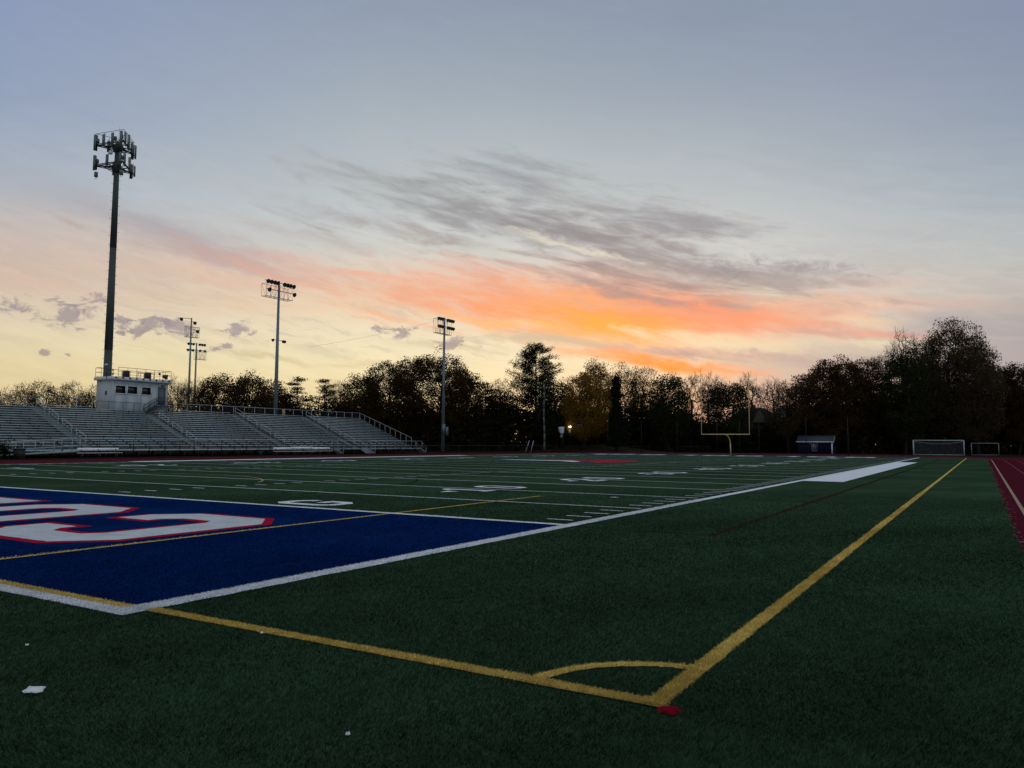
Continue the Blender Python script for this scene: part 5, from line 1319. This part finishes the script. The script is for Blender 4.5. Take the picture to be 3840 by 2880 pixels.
def crown_tree(h, rad, r_, n, base=.2, dome=.44, shell=.55, lump=.22, base_r=None, minr=.02, fan=0.0, trunk=.32, narrow=0.0):
    """fills a lumpy dome with twig ends and joins each to the nearest limb; returns limb pieces and twig ends"""
    cz = h * (1 - dome); az_h = h * dome; lo_h = cz - h * base
    ph = r_.uniform(0, 6.28, 8)
    pts = []
    while len(pts) < n:
        v = r_.normal(0, 1, 3); v /= np.linalg.norm(v); rr_ = r_.random() ** (1 / 3 * (1 - shell)) if shell < 1 else 1
        k = 1 + lump * (math.sin(3 * v[0] + ph[0]) * math.sin(4 * v[1] + ph[1]) + .6 * math.sin(7 * v[2] + ph[2]) * math.sin(6 * v[0] + ph[3]) + .4 * math.sin(11 * v[1] + ph[4]))
        rr_ *= min(1.12, k)
        p = np.array([v[0] * rad * rr_, v[1] * rad * rr_, v[2] * rr_ * (az_h if v[2] > 0 else lo_h)])
        if narrow: p[:2] *= 1 - narrow * max(0, -p[2] / max(.1, lo_h))
        p[2] += cz
        if p[2] > h * base * .9: pts.append(p)
    pts = np.array(pts); ax = np.array([r_.normal(0, .04) * h, r_.normal(0, .04) * h])
    tr = [np.array([ax[0] * t, ax[1] * t, h * trunk * t / 1.0]) for t in (0, .35, .7, 1.0)] + [np.array([ax[0] * 1.2, ax[1] * 1.2, h * (trunk + (.62 - trunk) * .5)]), np.array([ax[0] * 1.1, ax[1] * 1.3, h * .66])]
    nodes = [t for t in tr]; par = [-1, 0, 1, 2, 3, 4]
    root = tr[3]; dist = np.linalg.norm(pts - root, axis=1); order = np.argsort(dist); arr = np.zeros((len(nodes) + 2 * n, 3)); arr[:len(nodes)] = nodes; cnt = len(nodes)
    plen = [0, 0, 0, 0, 0, 0] + [0] * (2 * n)
    for i in order:
        p = pts[i]; d = np.linalg.norm(arr[2:cnt] - p, axis=1); dn = np.array(plen[2:cnt])
        j = int(np.argmin(d + .25 * dn + np.maximum(0, arr[2:cnt, 2] - p[2]) * .8)) + 2
        m_ = arr[j] + (p - arr[j]) * .5 + r_.normal(0, .09, 3) * d[j - 2]; m_[2] += fan * d[j - 2] * -.12
        arr[cnt] = m_; par.append(j); plen[cnt] = plen[j] + d[j - 2] * .5; cnt += 1
        arr[cnt] = p; par.append(cnt - 1); plen[cnt] = plen[j] + d[j - 2]; cnt += 1
    w = np.ones(cnt)
    for i in range(cnt - 1, 0, -1): w[par[i]] += w[i]
    br = base_r or h * .019; rad_ = br * np.power(w / w[0], .46)
    segs = [(*arr[par[i]], *arr[i], max(minr, rad_[par[i]] if i < 6 or w[par[i]] < 1.6 * w[i] else rad_[i] * 1.15), max(minr * .7, rad_[i])) for i in range(1, cnt)]
    segs[0] = (segs[0][0], segs[0][1], -.3, *segs[0][3:])
    return np.array(segs), pts
def twigs_np(tips, r_, k, ln, up=.9, thick=.016):
    """fine twigs fanning out of the limb ends"""
    c = np.repeat(tips, k, 0); d = r_.normal(0, 1, c.shape) * np.array([.7, .7, .5]) + np.array([0, 0, up]); d /= np.linalg.norm(d, axis=1, keepdims=True)
    l_ = ln * r_.uniform(.5, 1.3, (len(c), 1)); e = c + d * l_
    return np.concatenate([c, e, np.full((len(c), 1), thick), np.full((len(c), 1), thick * .5)], 1)
KIND = {  # object name, trunk material, leaf set, leaf size, leaf cover, clump spread, limb ends
 'oak': ('oak_tree', 'bark', 'oak', .27, 5.2, .62, 420), 'evergreen': ('broad_evergreen', 'bark', 'evergreen', .28, 5.5, .66, 360),
 'golden': ('golden_maple', 'bark', 'golden', .25, 4.4, .60, 420), 'olive': ('turning_tree', 'bark', 'olive', .22, 1.8, .55, 620),
 'sparse': ('autumn_tree', 'bark', 'sparse', .22, 1.25, .50, 560), 'bare': ('bare_tree', 'bark_pale', None, 0, 0, 0, 420),
 'broad': ('brown_oak', 'bark', 'broad', .26, 5.0, .70, 700), 'pine': ('pine_tree', 'bark', 'pine', 0, 0, 0, 0), 'layered': ('layered_pine', 'bark', 'layered', 0, 0, 0, 0), 'cone': ('cedar_tree', 'bark', 'cone', 0, 0, 0, 0)}
def tree(x, y, h, rad, kind, label, seed):
    nm, bm_, lf, ls, cov, cs, nend = KIND[kind]; npt = 0; r_ = np.random.default_rng(seed); pr = random.Random(seed)
    t = thing(nm, label, 'tree', (x, y, -.03), 'trees around the stadium')
    if kind in ('oak', 'evergreen', 'golden', 'broad'):
        s, tips = crown_tree(h * .975, rad * .96, r_, int(nend * (rad / 5) ** .8), .14, .42, .5, .15 if kind != 'broad' else .28, None, .028)
    elif kind in ('olive', 'sparse'):
        s, tips = crown_tree(h * .96, rad * .98, r_, nend, .22, .40, .45, .2, None, .024, 1.0, .3, .35)
        s = np.concatenate([s, twigs_np(tips, r_, 3, .9)])
    elif kind == 'bare':
        s, tips = crown_tree(h * .93, rad, r_, nend, .3, .36, .35, .2, None, .026, 1.0, .34, .55)
        s = np.concatenate([s, twigs_np(tips, r_, 5, 1.3, 1.1)])
    else:
        segs = [(0, 0, -.3, 0, 0, h * .5, h * .016, h * .011), (0, 0, h * .5, 0, 0, h * .96, h * .011, .04)]; cl = []
        zz = {'pine': .38, 'layered': .35, 'cone': .08}[kind] * h; step = {'pine': .36, 'layered': .75, 'cone': .32}[kind]
        while zz < h * .97:
            f_ = (zz / h)
            prof = {'pine': math.sin(min(1, (1 - f_) / .62 + .12) * math.pi * .62) * 1.05, 'layered': (1 - f_) ** .6 * 1.25, 'cone': (1 - f_) ** 1.15 * 1.5}[kind]
            for k in range({'pine': 4, 'layered': 4, 'cone': 7}[kind]):
                a = pr.uniform(0, 6.283); ln = rad * prof * pr.uniform(.55, 1.1); rise = {'pine': .35, 'layered': .18, 'cone': .25}[kind] * ln
                e = (math.cos(a) * ln, math.sin(a) * ln, zz + rise); segs.append((0, 0, zz, *e, .05, .025))
                nst = max(2, int(ln / .55))
                for q in range(nst):
                    g_ = (q + 1) / nst
                    if kind != 'cone' and g_ < .35: continue
                    cl.append((e[0] * g_ + pr.gauss(0, .28), e[1] * g_ + pr.gauss(0, .28), zz + rise * g_ + pr.gauss(0, .1)))
            zz += step * pr.uniform(.7, 1.3)
        cl.append((0, 0, h * .97)); s = np.array(segs); tips = np.array(cl); npt, cs, ls = {'pine': (44, .44, .22), 'layered': (60, .55, .20), 'cone': (26, .26, .26)}[kind]
    v, q = tubes_np(s); mesh_np('trunk', v, q, None, M[bm_], t)
    if lf:
        if npt: c = np.repeat(tips, npt, 0)
        else:
            nl = int(cov * math.pi * rad * h * .42 / (.36 * ls * ls)); c = tips[r_.integers(0, len(tips), nl)]
        n = len(c)
        sg_ = np.array([cs, cs, cs * (.32 if kind == 'layered' else .7)]); c = c + np.clip(r_.normal(0, 1, (n, 3)), -1.5, 1.5) * sg_
        if kind in ('olive', 'sparse'): c = c[r_.random(n) < np.clip(1.5 - .9 * (c[:, 2] / h), .3, 1)]
        c[:, 2] = np.maximum(c[:, 2], .2)
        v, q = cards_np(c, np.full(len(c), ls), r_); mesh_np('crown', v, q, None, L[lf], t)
    return t
TL = [
 'thin leafed autumn tree at the far left edge of the photo', 'second autumn tree from the left edge, above the bleachers', 'third autumn tree from the left, bushy and olive tinted',
 'fourth autumn tree from the left, between bleacher top and sky', 'autumn tree just left of the press box wall',
 'bare wide branched tree right beside the press box', 'bare tree behind the two distant thin light poles', 'dark leafy tree just right of the two thin light poles',
 'rounded dark oak left of the tallest light pole', 'low dark oak directly behind the tallest light pole', 'layered pine with leaning top right of the tallest light pole',
 'second layered pine right of the tallest light pole, broad and flat', 'small pale bare tree left of the biggest oak', 'dark oak forming the left foot of the biggest oak',
 'sloping dark oak at the left shoulder of the biggest oak', 'biggest rounded oak with sky showing through, behind the right light pole', 'dark oak at the right shoulder of the biggest oak',
 'layered pine low in the gap right of the biggest oak', 'thin autumn tree just left of the tall pine', 'tall single pine with stacked clumps behind the utility pole',
 'dense dark evergreen right of the tall pine', 'golden leaved maple right of the dark evergreen, the lower one', 'golden maple with a pointed top, the taller one',
 'olive tinted turning tree in the middle of the photo', 'brownish turning tree left of the goal post', 'narrow black cedar between the golden and turning trees',
 'dark bushy evergreen just left of the goal post', 'slender bare tree at the left upright of the goal post', 'dark evergreen seen between the goal post uprights',
 'faint bare tree between the goal post uprights', 'bare tree at the right upright of the goal post', 'bare twiggy tree right of the goal post',
 'loose autumn tree above the left part of the navy shed', 'dark oak above the right part of the navy shed', 'brown green oak starting the tall group on the right',
 'pointed oak in the tall group on the right', 'slim oak right of the pointed oak', 'see-through autumn tree left of the tall bare tree', 'tall bare tree with a fan of fine twigs on the right',
 'tall black evergreen in front of the tall bare tree', 'brown oak between the black evergreen and the highest tree', 'highest broad brown tree on the right skyline',
 'right shoulder tree of the highest brown tree', 'lower dark oak right of the highest brown tree', 'peaked dark oak near the right edge', 'dark oak cut by the right edge of the photo',
]

assert len(TL) == len(TREES), (len(TL), len(TREES))
for i, ((x, y, h, rad, kind), lb) in enumerate(zip(TREES, TL)):
    tree(x, y, h, rad, kind, lb, 100 + i)
# small bush at the ramp
bt = thing('bush', 'small dark bush growing beside the ramp at the left edge', 'bush', (-66.9, 21.4, 0))
c = rng.normal(0, 1, (900, 3)) * np.array([.3, .35, .4]) + np.array([0, 0, .75]); c[:, 2] = np.maximum(c[:, 2], .05)
v, q = cards_np(c, np.full(len(c), .14), rng); mesh_np('crown', v, q, None, L['cone'], bt)
MB().tube((0, 0, -.02), (.05, 0, .8), .04, .02, 6).build('stem', M['bark'], bt)

# far-off undergrowth and wood edge: reads as one dark mass
def woodland():
    r_ = np.random.default_rng(5); P = np.array(WOOD); seg = np.hypot(*(P[1:, :2] - P[:-1, :2]).T); cum = np.concatenate([[0], np.cumsum(seg)])
    n = 150000; s = r_.uniform(0, cum[-1], n); i = np.clip(np.searchsorted(cum, s) - 1, 0, len(P) - 2); f_ = (s - cum[i]) / seg[i]; f_ = (f_ - .5) * (1 + 7 / seg[i]) + .5
    base = P[i] + (P[i + 1] - P[i]) * f_[:, None]; d = P[i + 1, :2] - P[i, :2]; d /= np.linalg.norm(d, axis=1, keepdims=True); nn = np.stack([-d[:, 1], d[:, 0]], 1)
    nn *= np.sign((nn * (base[:, :2] - np.array(CAM[:2]))).sum(1))[:, None]
    dep = r_.uniform(0, 9, n)
    lump = .80 + .16 * np.sin(s * .31 + dep * .2) * np.sin(s * .127 + 1) + .10 * np.sin(s * .83 + dep)
    ht = base[:, 2] * lump * (.78 + .22 * np.minimum(1, dep / 4))
    z = ht * (1 - r_.random(n) ** 1.5 * .98)
    z = ht * r_.random(n) ** .85
    p = np.stack([base[:, 0] + nn[:, 0] * dep, base[:, 1] + nn[:, 1] * dep, np.maximum(z, .05)], 1) + r_.normal(0, .25, (n, 3))
    p[:, 2] = np.maximum(p[:, 2], .05)
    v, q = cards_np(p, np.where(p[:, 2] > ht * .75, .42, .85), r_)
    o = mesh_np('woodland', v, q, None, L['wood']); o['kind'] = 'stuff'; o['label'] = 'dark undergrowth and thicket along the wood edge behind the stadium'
    # stems
    k = 900; j = r_.integers(0, n, k); b = p[j].copy(); b[:, 2] = -.1; t = b + np.stack([r_.normal(0, .8, k), r_.normal(0, .8, k), ht[j] * r_.uniform(.8, 1.15, k)], 1)
    v, q = tubes_np(np.concatenate([b, t, np.full((k, 1), .09), np.full((k, 1), .03)], 1)); o = mesh_np('woodland_stems', v, q, None, M['bark']); o['kind'] = 'stuff'; o['label'] = 'thin stems standing in the wood edge'
woodland()
rel_all()
for o in COL.objects:
    if o.get('worldpos'):
        o.matrix_parent_inverse = Matrix.Translation(Vector(o.parent.location)).inverted()
        del o['worldpos']
for o in COL.objects:
    if 'worldbuilt' in o: del o['worldbuilt']
